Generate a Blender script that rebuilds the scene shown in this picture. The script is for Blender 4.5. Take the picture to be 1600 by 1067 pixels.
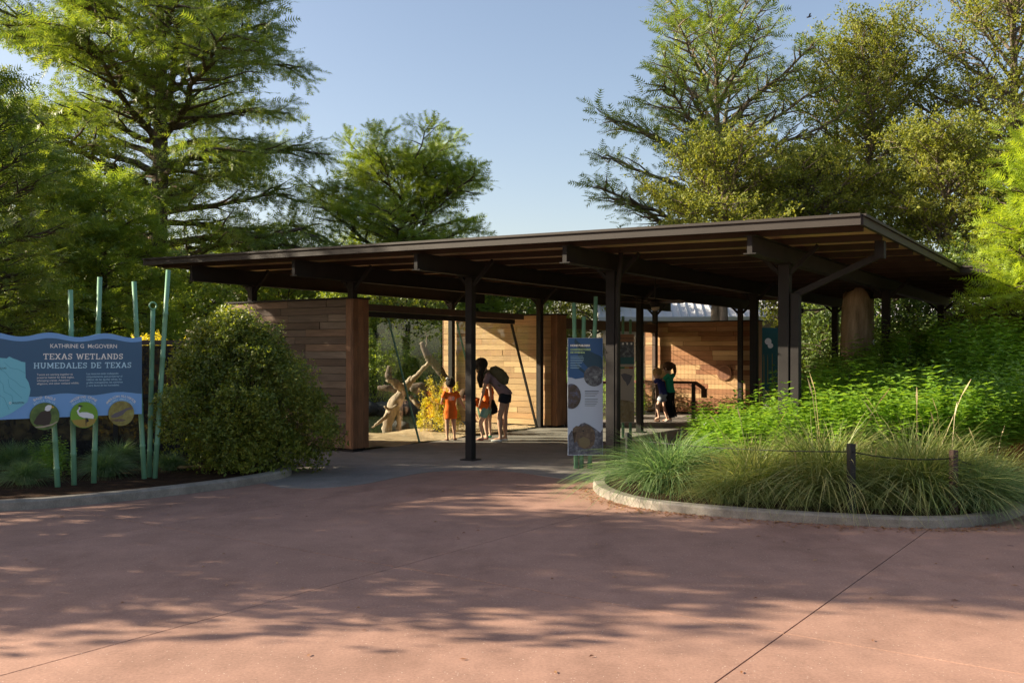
import bpy, bmesh, math, random
import numpy as np
from mathutils import Vector, Matrix
from math import sin, cos, pi, radians

for o in list(bpy.data.objects):
    bpy.data.objects.remove(o)
SC = bpy.context.scene
COL = SC.collection

# ------------------------------------------------------------------ camera, sky, sun, exposure
F = 1480.0          # focal length in photo pixels (photo 1600 wide)
HZ = 553.0          # horizon row in the photo
EYE = 1.65
cam = bpy.data.cameras.new("camera")
cam.sensor_width = 36.0
cam.lens = 36.0 * F / 1600.0
cam.shift_y = (HZ - 533.5) / 1600.0
cam.clip_start = 0.1
cam.clip_end = 2000
camo = bpy.data.objects.new("camera", cam)
COL.objects.link(camo)
camo.location = (0, 0, EYE)
camo.rotation_euler = (radians(90), 0, 0)
SC.camera = camo

SUN_EL = radians(24.0)
SUN_AZ_TRAVEL = radians(-4.0)          # direction in which light travels over the ground
LH = Vector((cos(SUN_AZ_TRAVEL), sin(SUN_AZ_TRAVEL)))
TOSUN = Vector((-LH.x * cos(SUN_EL), -LH.y * cos(SUN_EL), sin(SUN_EL)))
world = bpy.data.worlds.new("World")
SC.world = world
world.use_nodes = True
wn = world.node_tree.nodes
wl = world.node_tree.links
sky = wn.new("ShaderNodeTexSky")
sky.sky_type = 'NISHITA'
sky.sun_disc = False
sky.sun_elevation = SUN_EL
sky.sun_rotation = math.atan2(TOSUN.x, TOSUN.y)
sky.air_density = 1.0
sky.dust_density = 1.6
sky.ozone_density = 1.3
wn["Background"].inputs["Strength"].default_value = 0.080
bal = wn.new("ShaderNodeMix"); bal.data_type = 'RGBA'; bal.blend_type = 'MULTIPLY'     # white balance of the whole sky
bal.inputs[0].default_value = 1.0
bal.inputs[7].default_value = (1.12, 1.0, 0.94, 1)
wl.new(sky.outputs[0], bal.inputs[6])
wl.new(bal.outputs[2], wn["Background"].inputs[0])

sun = bpy.data.lights.new("sun", 'SUN')
sun.energy = 5.0
sun.angle = radians(0.45)
sun.color = (1.0, 0.87, 0.66)
suno = bpy.data.objects.new("sun", sun)
COL.objects.link(suno)
suno.rotation_euler = TOSUN.to_track_quat('Z', 'Y').to_euler()
suno.location = (-20, 5, 20)

SC.view_settings.view_transform = 'Standard'
SC.view_settings.look = 'None'
SC.view_settings.gamma = 1.0
SC.view_settings.use_curve_mapping = False
SC.view_settings.exposure = 1.45
SC.render.engine = 'CYCLES'
SC.cycles.use_denoising = True
SC.cycles.max_bounces = 8
SC.cycles.diffuse_bounces = 6
SC.cycles.transparent_max_bounces = 24
SC.cycles.transmission_bounces = 6
SC.cycles.caustics_reflective = False
SC.cycles.caustics_refractive = False
SC.cycles.sample_clamp_indirect = 6.0


def W(px, py, d):
    """photo pixel at depth d -> world point"""
    return Vector(((px - 800.0) * d / F, d, EYE - (py - HZ) * d / F))


def G(px, py):
    """photo pixel on flat ground -> world point"""
    d = F * EYE / (py - HZ)
    return Vector(((px - 800.0) * d / F, d, 0.0))


# ------------------------------------------------------------------ object helpers
def link(o, parent=None):
    COL.objects.link(o)
    if parent is not None:
        o.parent = parent
    return o


def tag(o, label=None, cat=None, group=None, kind=None):
    if label: o["label"] = label
    if cat: o["category"] = cat
    if group: o["group"] = group
    if kind: o["kind"] = kind
    return o


def empty(name, loc=(0, 0, 0), rz=0.0, label=None, cat=None, group=None):
    o = bpy.data.objects.new(name, None)
    o.empty_display_size = 0.1
    link(o)
    o.location = loc
    o.rotation_euler = (0, 0, rz)
    return tag(o, label, cat, group)


def mesh_obj(name, me, mat=None, parent=None, smooth=False):
    o = bpy.data.objects.new(name, me)
    if mat is not None:
        if isinstance(mat, (list, tuple)):
            for m in mat: me.materials.append(m)
        else:
            me.materials.append(mat)
    if smooth and len(me.polygons):
        me.polygons.foreach_set("use_smooth", [True] * len(me.polygons))
    return link(o, parent)


def bm_obj(name, bm, mat=None, parent=None, smooth=False):
    me = bpy.data.meshes.new(name)
    bmesh.ops.recalc_face_normals(bm, faces=bm.faces)
    bm.to_mesh(me)
    bm.free()
    return mesh_obj(name, me, mat, parent, smooth)


def np_mesh(name, verts, tris, mat_idx=None):
    """fast triangle mesh"""
    me = bpy.data.meshes.new(name)
    verts = np.asarray(verts, dtype=np.float32)
    tris = np.asarray(tris, dtype=np.int32)
    n = len(tris)
    me.vertices.add(len(verts))
    me.vertices.foreach_set("co", verts.ravel())
    me.loops.add(n * 3)
    me.loops.foreach_set("vertex_index", tris.ravel())
    me.polygons.add(n)
    me.polygons.foreach_set("loop_start", np.arange(0, n * 3, 3, dtype=np.int32))
    if mat_idx is not None:
        me.polygons.foreach_set("material_index", np.asarray(mat_idx, dtype=np.int32))
    me.update(calc_edges=True)
    me.validate()
    return me


def add_box(bm, lo, hi, bevel=0.0):
    lo, hi = Vector(lo), Vector(hi)
    r = bmesh.ops.create_cube(bm, size=1.0)
    vs = r["verts"]
    c = (lo + hi) / 2
    s = hi - lo
    for v in vs:
        v.co = Vector((v.co.x * s.x + c.x, v.co.y * s.y + c.y, v.co.z * s.z + c.z))
    if bevel > 0:
        es = list({e for v in vs for e in v.link_edges})
        bmesh.ops.bevel(bm, geom=es, offset=bevel, segments=1, affect='EDGES')
    return vs


def box(name, lo, hi, mat, parent=None, bevel=0.0):
    bm = bmesh.new()
    add_box(bm, lo, hi, bevel)
    return bm_obj(name, bm, mat, parent)


def frames(pts):
    pts = [Vector(p) for p in pts]
    n = len(pts)
    tang = []
    for i in range(n):
        a = pts[max(i - 1, 0)]
        b = pts[min(i + 1, n - 1)]
        t = (b - a)
        tang.append(t.normalized() if t.length > 1e-9 else Vector((0, 0, 1)))
    ref = Vector((0, 0, 1)) if abs(tang[0].z) < 0.9 else Vector((0, 1, 0))
    u = tang[0].cross(ref).normalized()
    out = []
    for t in tang:
        u = (u - t * u.dot(t))
        u = u.normalized() if u.length > 1e-6 else t.orthogonal().normalized()
        out.append((t, u, t.cross(u)))
    return pts, out


def add_tube(bm, pts, radii, seg=8, cap=True, squash=None):
    pts, fr = frames(pts)
    if not isinstance(radii, (list, tuple)):
        radii = [radii] * len(pts)
    rings = []
    for i, (p, (t, u, v)) in enumerate(zip(pts, fr)):
        r = radii[i]
        rx, ry = r if isinstance(r, (list, tuple)) else (r, r)
        rings.append([bm.verts.new(p + u * (cos(2 * pi * k / seg) * rx) + v * (sin(2 * pi * k / seg) * ry)) for k in range(seg)])
    fs = []
    for a, b in zip(rings[:-1], rings[1:]):
        for k in range(seg):
            fs.append(bm.faces.new((a[k], a[(k + 1) % seg], b[(k + 1) % seg], b[k])))
    if cap:
        fs.append(bm.faces.new(list(reversed(rings[0]))))
        fs.append(bm.faces.new(rings[-1]))
    return fs


def tube(name, pts, radii, mat, parent=None, seg=8, smooth=True):
    bm = bmesh.new()
    add_tube(bm, pts, radii, seg)
    o = bm_obj(name, bm, mat, parent, smooth)
    return o


def beam_between(bm, a, b, w, h):
    """box bar from a to b; w sideways, h vertical-ish"""
    a, b = Vector(a), Vector(b)
    t = (b - a).normalized()
    side = t.cross(Vector((0, 0, 1)))
    side = side.normalized() if side.length > 1e-5 else Vector((1, 0, 0))
    up = side.cross(t).normalized()
    vs = []
    for p in (a, b):
        for sx, sz in ((-1, -1), (1, -1), (1, 1), (-1, 1)):
            vs.append(bm.verts.new(p + side * (sx * w / 2) + up * (sz * h / 2)))
    for f in ((3, 2, 1, 0), (4, 5, 6, 7), (0, 1, 5, 4), (1, 2, 6, 5), (2, 3, 7, 6), (3, 0, 4, 7)):
        bm.faces.new([vs[i] for i in f])


def bar(name, a, b, w, h, mat, parent=None):
    bm = bmesh.new()
    beam_between(bm, a, b, w, h)
    return bm_obj(name, bm, mat, parent)


def catmull(pts, n=8, closed=False):
    pts = [Vector(p) for p in pts]
    out = []
    m = len(pts)
    rng = range(m if closed else m - 1)
    for i in rng:
        p0 = pts[(i - 1) % m] if (closed or i > 0) else pts[0] * 2 - pts[1]
        p1 = pts[i]
        p2 = pts[(i + 1) % m]
        p3 = pts[(i + 2) % m] if (closed or i + 2 < m) else pts[-1] * 2 - pts[-2]
        for k in range(n):
            t = k / n
            out.append(0.5 * ((2 * p1) + (p2 - p0) * t + (2 * p0 - 5 * p1 + 4 * p2 - p3) * t * t + (3 * p1 - p0 - 3 * p2 + p3) * t ** 3))
    if not closed:
        out.append(pts[-1])
    return out


def poly_sheet(name, pts, z, mat, parent=None, thick=0.0):
    bm = bmesh.new()
    vs = [bm.verts.new((p[0], p[1], z)) for p in pts]
    f = bm.faces.new(vs)
    if f.normal.z < 0:
        f.normal_flip()
    bmesh.ops.triangulate(bm, faces=[f])
    if thick:
        r = bmesh.ops.extrude_face_region(bm, geom=list(bm.faces))
        for v in [g for g in r["geom"] if isinstance(g, bmesh.types.BMVert)]:
            v.co.z -= thick
    me = bpy.data.meshes.new(name)
    bmesh.ops.recalc_face_normals(bm, faces=bm.faces)
    bm.to_mesh(me); bm.free()
    if not thick and me.polygons[0].normal.z < 0:
        me.flip_normals()
    return mesh_obj(name, me, mat, parent)


# ------------------------------------------------------------------ materials
def new_mat(name):
    m = bpy.data.materials.new(name)
    m.use_nodes = True
    nt = m.node_tree
    return m, nt, nt.nodes, nt.links, nt.nodes["Principled BSDF"]


def ramp(nd, stops):
    r = nd.new("ShaderNodeValToRGB")
    els = r.color_ramp.elements
    while len(els) < len(stops):
        els.new(0.5)
    for e, (p, c) in zip(els, stops):
        e.position = p
        e.color = (c[0], c[1], c[2], 1)
    return r


def tex_noise(nd, lk, scale, detail=4, rough=0.55, vec=None, mscale=None, coord="Object"):
    t = nd.new("ShaderNodeTexNoise")
    t.inputs["Scale"].default_value = scale
    t.inputs["Detail"].default_value = detail
    t.inputs["Roughness"].default_value = rough
    if vec is None:
        tc = nd.new("ShaderNodeTexCoord")
        vec = tc.outputs[coord]
    if mscale is not None:
        mp = nd.new("ShaderNodeMapping")
        mp.inputs["Scale"].default_value = mscale
        lk.new(vec, mp.inputs["Vector"])
        vec = mp.outputs[0]
    lk.new(vec, t.inputs["Vector"])
    return t


def add_bump(nd, lk, bs, height, strength=0.3, dist=0.01):
    b = nd.new("ShaderNodeBump")
    b.inputs["Strength"].default_value = strength
    b.inputs["Distance"].default_value = dist
    lk.new(height, b.inputs["Height"])
    lk.new(b.outputs[0], bs.inputs["Normal"])


def mix_col(nd, lk, fac, a, b, mode='MIX'):
    m = nd.new("ShaderNodeMix")
    m.data_type = 'RGBA'
    m.blend_type = mode
    for sock, v in ((m.inputs[0], fac), (m.inputs[6], a), (m.inputs[7], b)):
        if isinstance(v, (int, float)):
            sock.default_value = v
        elif isinstance(v, tuple):
            sock.default_value = (v[0], v[1], v[2], 1)
        else:
            lk.new(v, sock)
    return m.outputs[2]


def mat_plain(name, col, rough=0.6, metal=0.0, var=0.12, scale=6.0, bump=0.0, spec=0.4, coat=0.0):
    m, nt, nd, lk, bs = new_mat(name)
    n = tex_noise(nd, lk, scale, 5)
    a = tuple(c * (1 - var) for c in col)
    b = tuple(min(1, c * (1 + var)) for c in col)
    r = ramp(nd, [(0.3, a), (0.7, b)])
    lk.new(n.outputs[0], r.inputs[0])
    lk.new(r.outputs[0], bs.inputs["Base Color"])
    bs.inputs["Roughness"].default_value = rough
    bs.inputs["Metallic"].default_value = metal
    bs.inputs["Specular IOR Level"].default_value = spec
    if coat: bs.inputs["Coat Weight"].default_value = coat
    if bump:
        n2 = tex_noise(nd, lk, scale * 8, 4)
        add_bump(nd, lk, bs, n2.outputs[0], bump, 0.01)
    return m


def mat_wood(name, cols, rough=0.6, axis=(1.5, 22, 22), grain=0.45):
    """planks: one tint per object, grain along local x"""
    m, nt, nd, lk, bs = new_mat(name)
    oi = nd.new("ShaderNodeObjectInfo")
    n = len(cols)
    r = ramp(nd, [(i / max(1, n - 1), c) for i, c in enumerate(cols)])
    lk.new(oi.outputs["Random"], r.inputs[0])
    tc = nd.new("ShaderNodeTexCoord")
    add = nd.new("ShaderNodeVectorMath"); add.operation = 'ADD'
    mul = nd.new("ShaderNodeVectorMath"); mul.operation = 'SCALE'
    cmb = nd.new("ShaderNodeCombineXYZ")
    lk.new(oi.outputs["Random"], cmb.inputs[0]); lk.new(oi.outputs["Random"], cmb.inputs[1]); lk.new(oi.outputs["Random"], cmb.inputs[2])
    lk.new(cmb.outputs[0], mul.inputs[0]); mul.inputs["Scale"].default_value = 37.0
    lk.new(tc.outputs["Object"], add.inputs[0]); lk.new(mul.outputs[0], add.inputs[1])
    g = tex_noise(nd, lk, 2.2, 6, 0.65, vec=add.outputs[0], mscale=axis)
    gr = ramp(nd, [(0.25, (1 - grain,) * 3), (0.75, (1.0 + grain * 0.35,) * 3)])
    lk.new(g.outputs[0], gr.inputs[0])
    big = tex_noise(nd, lk, 1.1, 3, 0.5, vec=add.outputs[0], mscale=(0.8, 2, 2))
    br = ramp(nd, [(0.3, (0.74, 0.72, 0.72)), (0.7, (1.15, 1.12, 1.08))])
    lk.new(big.outputs[0], br.inputs[0])
    c = mix_col(nd, lk, 1.0, r.outputs[0], gr.outputs[0], 'MULTIPLY')
    c = mix_col(nd, lk, 1.0, c, br.outputs[0], 'MULTIPLY')
    lk.new(c, bs.inputs["Base Color"])
    bs.inputs["Roughness"].default_value = rough
    bs.inputs["Specular IOR Level"].default_value = 0.3
    add_bump(nd, lk, bs, g.outputs[0], 0.35, 0.006)
    return m


def mat_leaf(name, dark, mid, light, trans=0.42, tint=(1.35, 1.25, 0.55), rough=0.5, spec=0.35):
    m, nt, nd, lk, bs = new_mat(name)
    ge = nd.new("ShaderNodeNewGeometry")
    n = tex_noise(nd, lk, 0.9, 2)
    ad = nd.new("ShaderNodeMath"); ad.operation = 'MULTIPLY_ADD'
    lk.new(n.outputs[0], ad.inputs[0]); ad.inputs[1].default_value = 0.9
    sb = nd.new("ShaderNodeMath"); sb.operation = 'MULTIPLY_ADD'
    lk.new(ge.outputs["Random Per Island"], sb.inputs[0]); sb.inputs[1].default_value = 0.55; sb.inputs[2].default_value = -0.22
    lk.new(sb.outputs[0], ad.inputs[2])
    r = ramp(nd, [(0.12, dark), (0.45, mid), (0.85, light)])
    lk.new(ad.outputs[0], r.inputs[0])
    lk.new(r.outputs[0], bs.inputs["Base Color"])
    bs.inputs["Roughness"].default_value = rough
    bs.inputs["Specular IOR Level"].default_value = spec
    tr = nd.new("ShaderNodeBsdfTranslucent")
    tc = mix_col(nd, lk, 1.0, r.outputs[0], tuple(c * 2.2 * trans for c in tint), 'MULTIPLY')
    lk.new(tc, tr.inputs["Color"])
    ad2 = nd.new("ShaderNodeAddShader")             # a leaf reflects and lets light through
    lk.new(bs.outputs[0], ad2.inputs[0]); lk.new(tr.outputs[0], ad2.inputs[1])
    lk.new(ad2.outputs[0], nd["Material Output"].inputs["Surface"])
    return m


def mat_bark(name, a, b, scale=3.0):
    m, nt, nd, lk, bs = new_mat(name)
    n = tex_noise(nd, lk, scale, 7, 0.65, mscale=(4, 4, 0.7))
    r = ramp(nd, [(0.3, a), (0.68, b)])
    lk.new(n.outputs[0], r.inputs[0])
    lk.new(r.outputs[0], bs.inputs["Base Color"])
    bs.inputs["Roughness"].default_value = 0.9
    bs.inputs["Specular IOR Level"].default_value = 0.15
    add_bump(nd, lk, bs, n.outputs[0], 0.8, 0.04)
    return m


def mat_concrete(name, base, speck=0.0, dark=0.75, rough=0.85, blot=0.35, scale=1.0, speck_col=(0.56, 0.42, 0.35)):
    m, nt, nd, lk, bs = new_mat(name)
    ge = nd.new("ShaderNodeNewGeometry")
    pos = ge.outputs["Position"]
    n1 = tex_noise(nd, lk, 0.45 * scale, 6, 0.6, vec=pos)
    n2 = tex_noise(nd, lk, 55 * scale, 3, 0.7, vec=pos)
    n3 = tex_noise(nd, lk, 3.2 * scale, 6, 0.65, vec=pos)
    r1 = ramp(nd, [(0.3, (1 - blot * 0.5,) * 3), (0.7, (1 + blot * 0.25,) * 3)])
    lk.new(n1.outputs[0], r1.inputs[0])
    r3 = ramp(nd, [(0.3, (1 - blot * 0.4,) * 3), (0.65, (1.04,) * 3)])
    lk.new(n3.outputs[0], r3.inputs[0])
    r2 = ramp(nd, [(0.3, (dark,) * 3), (0.7, (1.12,) * 3)])
    lk.new(n2.outputs[0], r2.inputs[0])
    c = mix_col(nd, lk, 1.0, base, r1.outputs[0], 'MULTIPLY')
    c = mix_col(nd, lk, 1.0, c, r3.outputs[0], 'MULTIPLY')
    c = mix_col(nd, lk, 1.0, c, r2.outputs[0], 'MULTIPLY')
    if speck:
        v = nd.new("ShaderNodeTexVoronoi")
        v.inputs["Scale"].default_value = 48.0
        lk.new(pos, v.inputs["Vector"])
        wn_ = nd.new("ShaderNodeTexWhiteNoise")
        lk.new(v.outputs["Color"], wn_.inputs["Vector"])
        # only some cells hold a pale stone chip, of varying size
        th = nd.new("ShaderNodeMath"); th.operation = 'MULTIPLY_ADD'
        lk.new(wn_.outputs["Value"], th.inputs[0]); th.inputs[1].default_value = 0.5; th.inputs[2].default_value = -0.34 + speck * 0.05
        lt = nd.new("ShaderNodeMath"); lt.operation = 'LESS_THAN'
        lk.new(v.outputs["Distance"], lt.inputs[0]); lk.new(th.outputs[0], lt.inputs[1])
        c = mix_col(nd, lk, lt.outputs[0], c, speck_col)
    if speck:       # old gum and drip spots, faint wandering stains
        v2 = nd.new("ShaderNodeTexVoronoi"); v2.inputs["Scale"].default_value = 2.1
        lk.new(pos, v2.inputs["Vector"])
        w2 = nd.new("ShaderNodeTexWhiteNoise"); lk.new(v2.outputs["Color"], w2.inputs["Vector"])
        t2 = nd.new("ShaderNodeMath"); t2.operation = 'MULTIPLY_ADD'
        lk.new(w2.outputs["Value"], t2.inputs[0]); t2.inputs[1].default_value = 0.11; t2.inputs[2].default_value = -0.055
        l2 = nd.new("ShaderNodeMath"); l2.operation = 'LESS_THAN'
        lk.new(v2.outputs["Distance"], l2.inputs[0]); lk.new(t2.outputs[0], l2.inputs[1])
        dk = mix_col(nd, lk, 1.0, c, (0.62, 0.6, 0.6), 'MULTIPLY')
        c = mix_col(nd, lk, l2.outputs[0], c, dk)
        n5 = tex_noise(nd, lk, 0.9, 8, 0.7, vec=pos, mscale=(1.0, 0.45, 1.0))
        r5 = ramp(nd, [(0.36, (0.80, 0.78, 0.77)), (0.5, (1.0, 1.0, 1.0)), (0.72, (1.07, 1.06, 1.05))]); lk.new(n5.outputs[0], r5.inputs[0])
        c = mix_col(nd, lk, 1.0, c, r5.outputs[0], 'MULTIPLY')
    lk.new(c, bs.inputs["Base Color"])
    bs.inputs["Roughness"].default_value = rough
    bs.inputs["Specular IOR Level"].default_value = 0.3
    add_bump(nd, lk, bs, n2.outputs[0], 0.25, 0.004)
    return m


def mat_ground(name, a, b, c, scale=2.5):
    m, nt, nd, lk, bs = new_mat(name)
    ge = nd.new("ShaderNodeNewGeometry")
    n = tex_noise(nd, lk, scale, 8, 0.7, vec=ge.outputs["Position"])
    r = ramp(nd, [(0.28, a), (0.5, b), (0.74, c)])
    lk.new(n.outputs[0], r.inputs[0])
    lk.new(r.outputs[0], bs.inputs["Base Color"])
    bs.inputs["Roughness"].default_value = 0.95
    bs.inputs["Specular IOR Level"].default_value = 0.1
    n2 = tex_noise(nd, lk, scale * 9, 5, 0.7, vec=ge.outputs["Position"])
    add_bump(nd, lk, bs, n2.outputs[0], 0.9, 0.05)
    return m


def mat_glass(name):
    m, nt, nd, lk, bs = new_mat(name)
    nd.remove(bs)
    tr = nd.new("ShaderNodeBsdfTransparent"); tr.inputs[0].default_value = (0.93, 0.97, 0.95, 1)
    gl = nd.new("ShaderNodeBsdfGlossy"); gl.inputs["Roughness"].default_value = 0.01
    gl.inputs[0].default_value = (1, 1, 1, 1)
    fr = nd.new("ShaderNodeFresnel")
    ge = nd.new("ShaderNodeNewGeometry")           # same pane reflectance from either face
    io = nd.new("ShaderNodeMath"); io.operation = 'MULTIPLY_ADD'
    lk.new(ge.outputs["Backfacing"], io.inputs[0]); io.inputs[1].default_value = 1 / 1.45 - 1.45; io.inputs[2].default_value = 1.45
    lk.new(io.outputs[0], fr.inputs[0])
    mx = nd.new("ShaderNodeMixShader")
    lk.new(fr.outputs[0], mx.inputs[0]); lk.new(tr.outputs[0], mx.inputs[1]); lk.new(gl.outputs[0], mx.inputs[2])
    lk.new(mx.outputs[0], nd["Material Output"].inputs["Surface"])
    return m


M = {}
M["steel"] = mat_plain("bronze_steel", (0.026, 0.023, 0.022), 0.7, 0.0, 0.15, 4, spec=0.18)
M["purlin"] = mat_plain("purlin_steel", (0.060, 0.044, 0.035), 0.7, 0, 0.15, 4, spec=0.15)
M["fascia"] = mat_plain("fascia_metal", (0.040, 0.033, 0.029), 0.6, 0.0, 0.1, 2, spec=0.25)
M["header"] = mat_plain("header_timber_paint", (0.075, 0.045, 0.034), 0.6, 0.0, 0.2, 5)
M["black"] = mat_plain("black_metal", (0.012, 0.012, 0.013), 0.5, 0, 0.2, 6)
M["darkcore"] = mat_plain("dark_core", (0.012, 0.010, 0.009), 0.9, 0, 0.1, 3)
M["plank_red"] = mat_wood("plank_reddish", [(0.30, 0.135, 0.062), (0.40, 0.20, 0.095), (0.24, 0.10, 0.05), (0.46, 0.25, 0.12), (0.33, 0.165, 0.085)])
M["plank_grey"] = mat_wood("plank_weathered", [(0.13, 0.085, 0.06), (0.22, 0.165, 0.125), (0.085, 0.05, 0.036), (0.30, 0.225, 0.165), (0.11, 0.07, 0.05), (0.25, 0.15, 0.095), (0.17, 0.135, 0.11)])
M["plank_pale"] = mat_wood("plank_pale_brown", [(0.50, 0.31, 0.155), (0.56, 0.37, 0.19), (0.44, 0.255, 0.125), (0.60, 0.41, 0.22), (0.50, 0.29, 0.14)], grain=0.3)  # paler brown tones, one per plank
M["board_end"] = mat_wood("board_upright", [(0.25, 0.12, 0.065), (0.31, 0.155, 0.08), (0.22, 0.105, 0.058)], axis=(22, 22, 1.5))
M["soffit"] = mat_wood("soffit_wood", [(0.66, 0.43, 0.27), (0.70, 0.46, 0.29)], axis=(1.2, 9, 9), grain=0.3)
M["rail"] = mat_wood("rail_wood", [(0.20, 0.085, 0.05), (0.24, 0.11, 0.065)])
M["red"] = mat_concrete("red_concrete", (0.385, 0.224, 0.166), speck=1.0, dark=0.8, blot=0.42)
M["grey"] = mat_concrete("grey_concrete", (0.285, 0.255, 0.228), dark=0.8, blot=0.5)
M["curb"] = mat_concrete("curb_concrete", (0.36, 0.32, 0.27), dark=0.7, blot=0.95, scale=2.0)
M["joint"] = mat_ground("joint_dirt", (0.02, 0.015, 0.012), (0.035, 0.024, 0.018), (0.05, 0.035, 0.028), 8)
M["soil"] = mat_ground("mulch", (0.018, 0.011, 0.007), (0.05, 0.028, 0.017), (0.10, 0.055, 0.032), 9)
M["terrain"] = mat_ground("terrain_ground", (0.08, 0.095, 0.035), (0.15, 0.15, 0.065), (0.24, 0.21, 0.11), 1.2)
M["sand"] = mat_ground("sand", (0.36, 0.25, 0.15), (0.50, 0.37, 0.23), (0.60, 0.47, 0.31), 4)
M["green_pole"] = mat_plain("green_paint", (0.16, 0.335, 0.205), 0.42, 0, 0.14, 5, spec=0.45)
M["corten"] = mat_ground("corten_steel", (0.12, 0.038, 0.012), (0.22, 0.075, 0.022), (0.30, 0.12, 0.035), 5)
M["rock"] = mat_ground("rock", (0.05, 0.048, 0.045), (0.11, 0.105, 0.10), (0.20, 0.19, 0.175), 2.2)
M["drift"] = mat_bark("driftwood", (0.16, 0.115, 0.085), (0.52, 0.42, 0.32), 2.4)
M["drift_dark"] = mat_bark("driftwood_dark", (0.06, 0.045, 0.04), (0.22, 0.165, 0.13), 2.4)
M["bark"] = mat_bark("cypress_bark", (0.035, 0.026, 0.02), (0.15, 0.115, 0.09), 2.6)
M["bark_pale"] = mat_bark("pale_bark", (0.09, 0.07, 0.055), (0.26, 0.21, 0.165), 2.6)
M["stump"] = mat_bark("stump_wood", (0.20, 0.15, 0.10), (0.55, 0.45, 0.33), 2.0)
M["glass"] = mat_glass("clear_glass")
M["glass_edge"] = mat_plain("glass_edge_green", (0.16, 0.34, 0.25), 0.25, 0, 0.1, 5, spec=0.6)
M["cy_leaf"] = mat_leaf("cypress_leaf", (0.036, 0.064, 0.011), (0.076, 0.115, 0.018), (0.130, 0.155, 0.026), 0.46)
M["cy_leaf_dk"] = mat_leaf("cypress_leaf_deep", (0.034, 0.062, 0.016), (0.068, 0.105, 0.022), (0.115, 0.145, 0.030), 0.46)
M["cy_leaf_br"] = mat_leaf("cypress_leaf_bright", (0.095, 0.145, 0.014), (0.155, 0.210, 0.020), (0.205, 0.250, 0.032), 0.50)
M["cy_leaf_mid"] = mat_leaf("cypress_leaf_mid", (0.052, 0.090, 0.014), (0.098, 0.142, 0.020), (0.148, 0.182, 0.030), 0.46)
M["oak_leaf"] = mat_leaf("oak_leaf", (0.050, 0.068, 0.012), (0.100, 0.118, 0.020), (0.165, 0.168, 0.034), 0.44, rough=0.6, spec=0.18)
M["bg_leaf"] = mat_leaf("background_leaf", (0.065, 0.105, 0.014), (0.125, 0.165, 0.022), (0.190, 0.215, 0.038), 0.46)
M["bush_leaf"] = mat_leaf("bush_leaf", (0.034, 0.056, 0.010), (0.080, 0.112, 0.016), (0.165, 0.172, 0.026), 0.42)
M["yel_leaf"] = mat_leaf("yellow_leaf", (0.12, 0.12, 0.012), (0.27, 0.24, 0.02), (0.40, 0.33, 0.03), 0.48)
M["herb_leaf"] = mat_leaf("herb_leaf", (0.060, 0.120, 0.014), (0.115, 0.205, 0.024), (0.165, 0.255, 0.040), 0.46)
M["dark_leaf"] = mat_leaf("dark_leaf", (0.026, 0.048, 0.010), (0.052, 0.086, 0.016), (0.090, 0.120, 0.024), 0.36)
M["grass"] = mat_leaf("grass_blade", (0.060, 0.090, 0.022), (0.115, 0.150, 0.040), (0.27, 0.25, 0.11), 0.38, tint=(1.2, 1.15, 0.7))
M["grass_cool"] = mat_leaf("grass_blade_cool", (0.045, 0.092, 0.034), (0.085, 0.145, 0.052), (0.18, 0.22, 0.10), 0.38, tint=(1.15, 1.2, 0.8))
M["seed"] = mat_leaf("seed_stalk", (0.22, 0.17, 0.085), (0.32, 0.25, 0.13), (0.40, 0.33, 0.2), 0.3, tint=(1.1, 1.0, 0.8))
M["flower"] = mat_plain("pale_flower", (0.55, 0.52, 0.68), 0.7, 0, 0.15, 30)
M["dry_leaf"] = mat_leaf("dry_leaf", (0.12, 0.05, 0.02), (0.22, 0.10, 0.04), (0.36, 0.22, 0.10), 0.2, tint=(1.1, 0.9, 0.6))
M["white_roof"] = mat_plain("white_metal_roof", (0.62, 0.63, 0.66), 0.5, 0.0, 0.05, 1)
M["tan_wall"] = mat_plain("tan_wall", (0.40, 0.34, 0.26), 0.8, 0, 0.08, 1)
M["white"] = mat_plain("white_print", (0.80, 0.80, 0.80), 0.5, 0, 0.02, 3)

# ================================================================== THE SETTING
random.seed(4)
# terrain: one sheet to the horizon
bm = bmesh.new()
vs = [bm.verts.new(v) for v in ((-900, -300, -0.09), (900, -300, -0.09), (900, 1500, -0.09), (-900, 1500, -0.09))]
bm.faces.new(vs)
tag(bm_obj("terrain", bm, M["terrain"]), kind="structure")

# pavilion frame: local x = along the roof front (to the right and nearer), local y = along the beams (away, right)
ANG = radians(-32.8)
PX = Vector((cos(ANG), sin(ANG)))
PB = Vector((-sin(ANG), cos(ANG)))
ORG = Vector((-3.44, 14.9))


def L(s, t, z=0.0):
    return Vector((ORG.x + PX.x * s + PB.x * t, ORG.y + PX.y * s + PB.y * t, z))


def LI(x, y):
    """world -> pavilion local s,t"""
    v = Vector((x, y)) - ORG
    return v.dot(PX), v.dot(PB)


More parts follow.
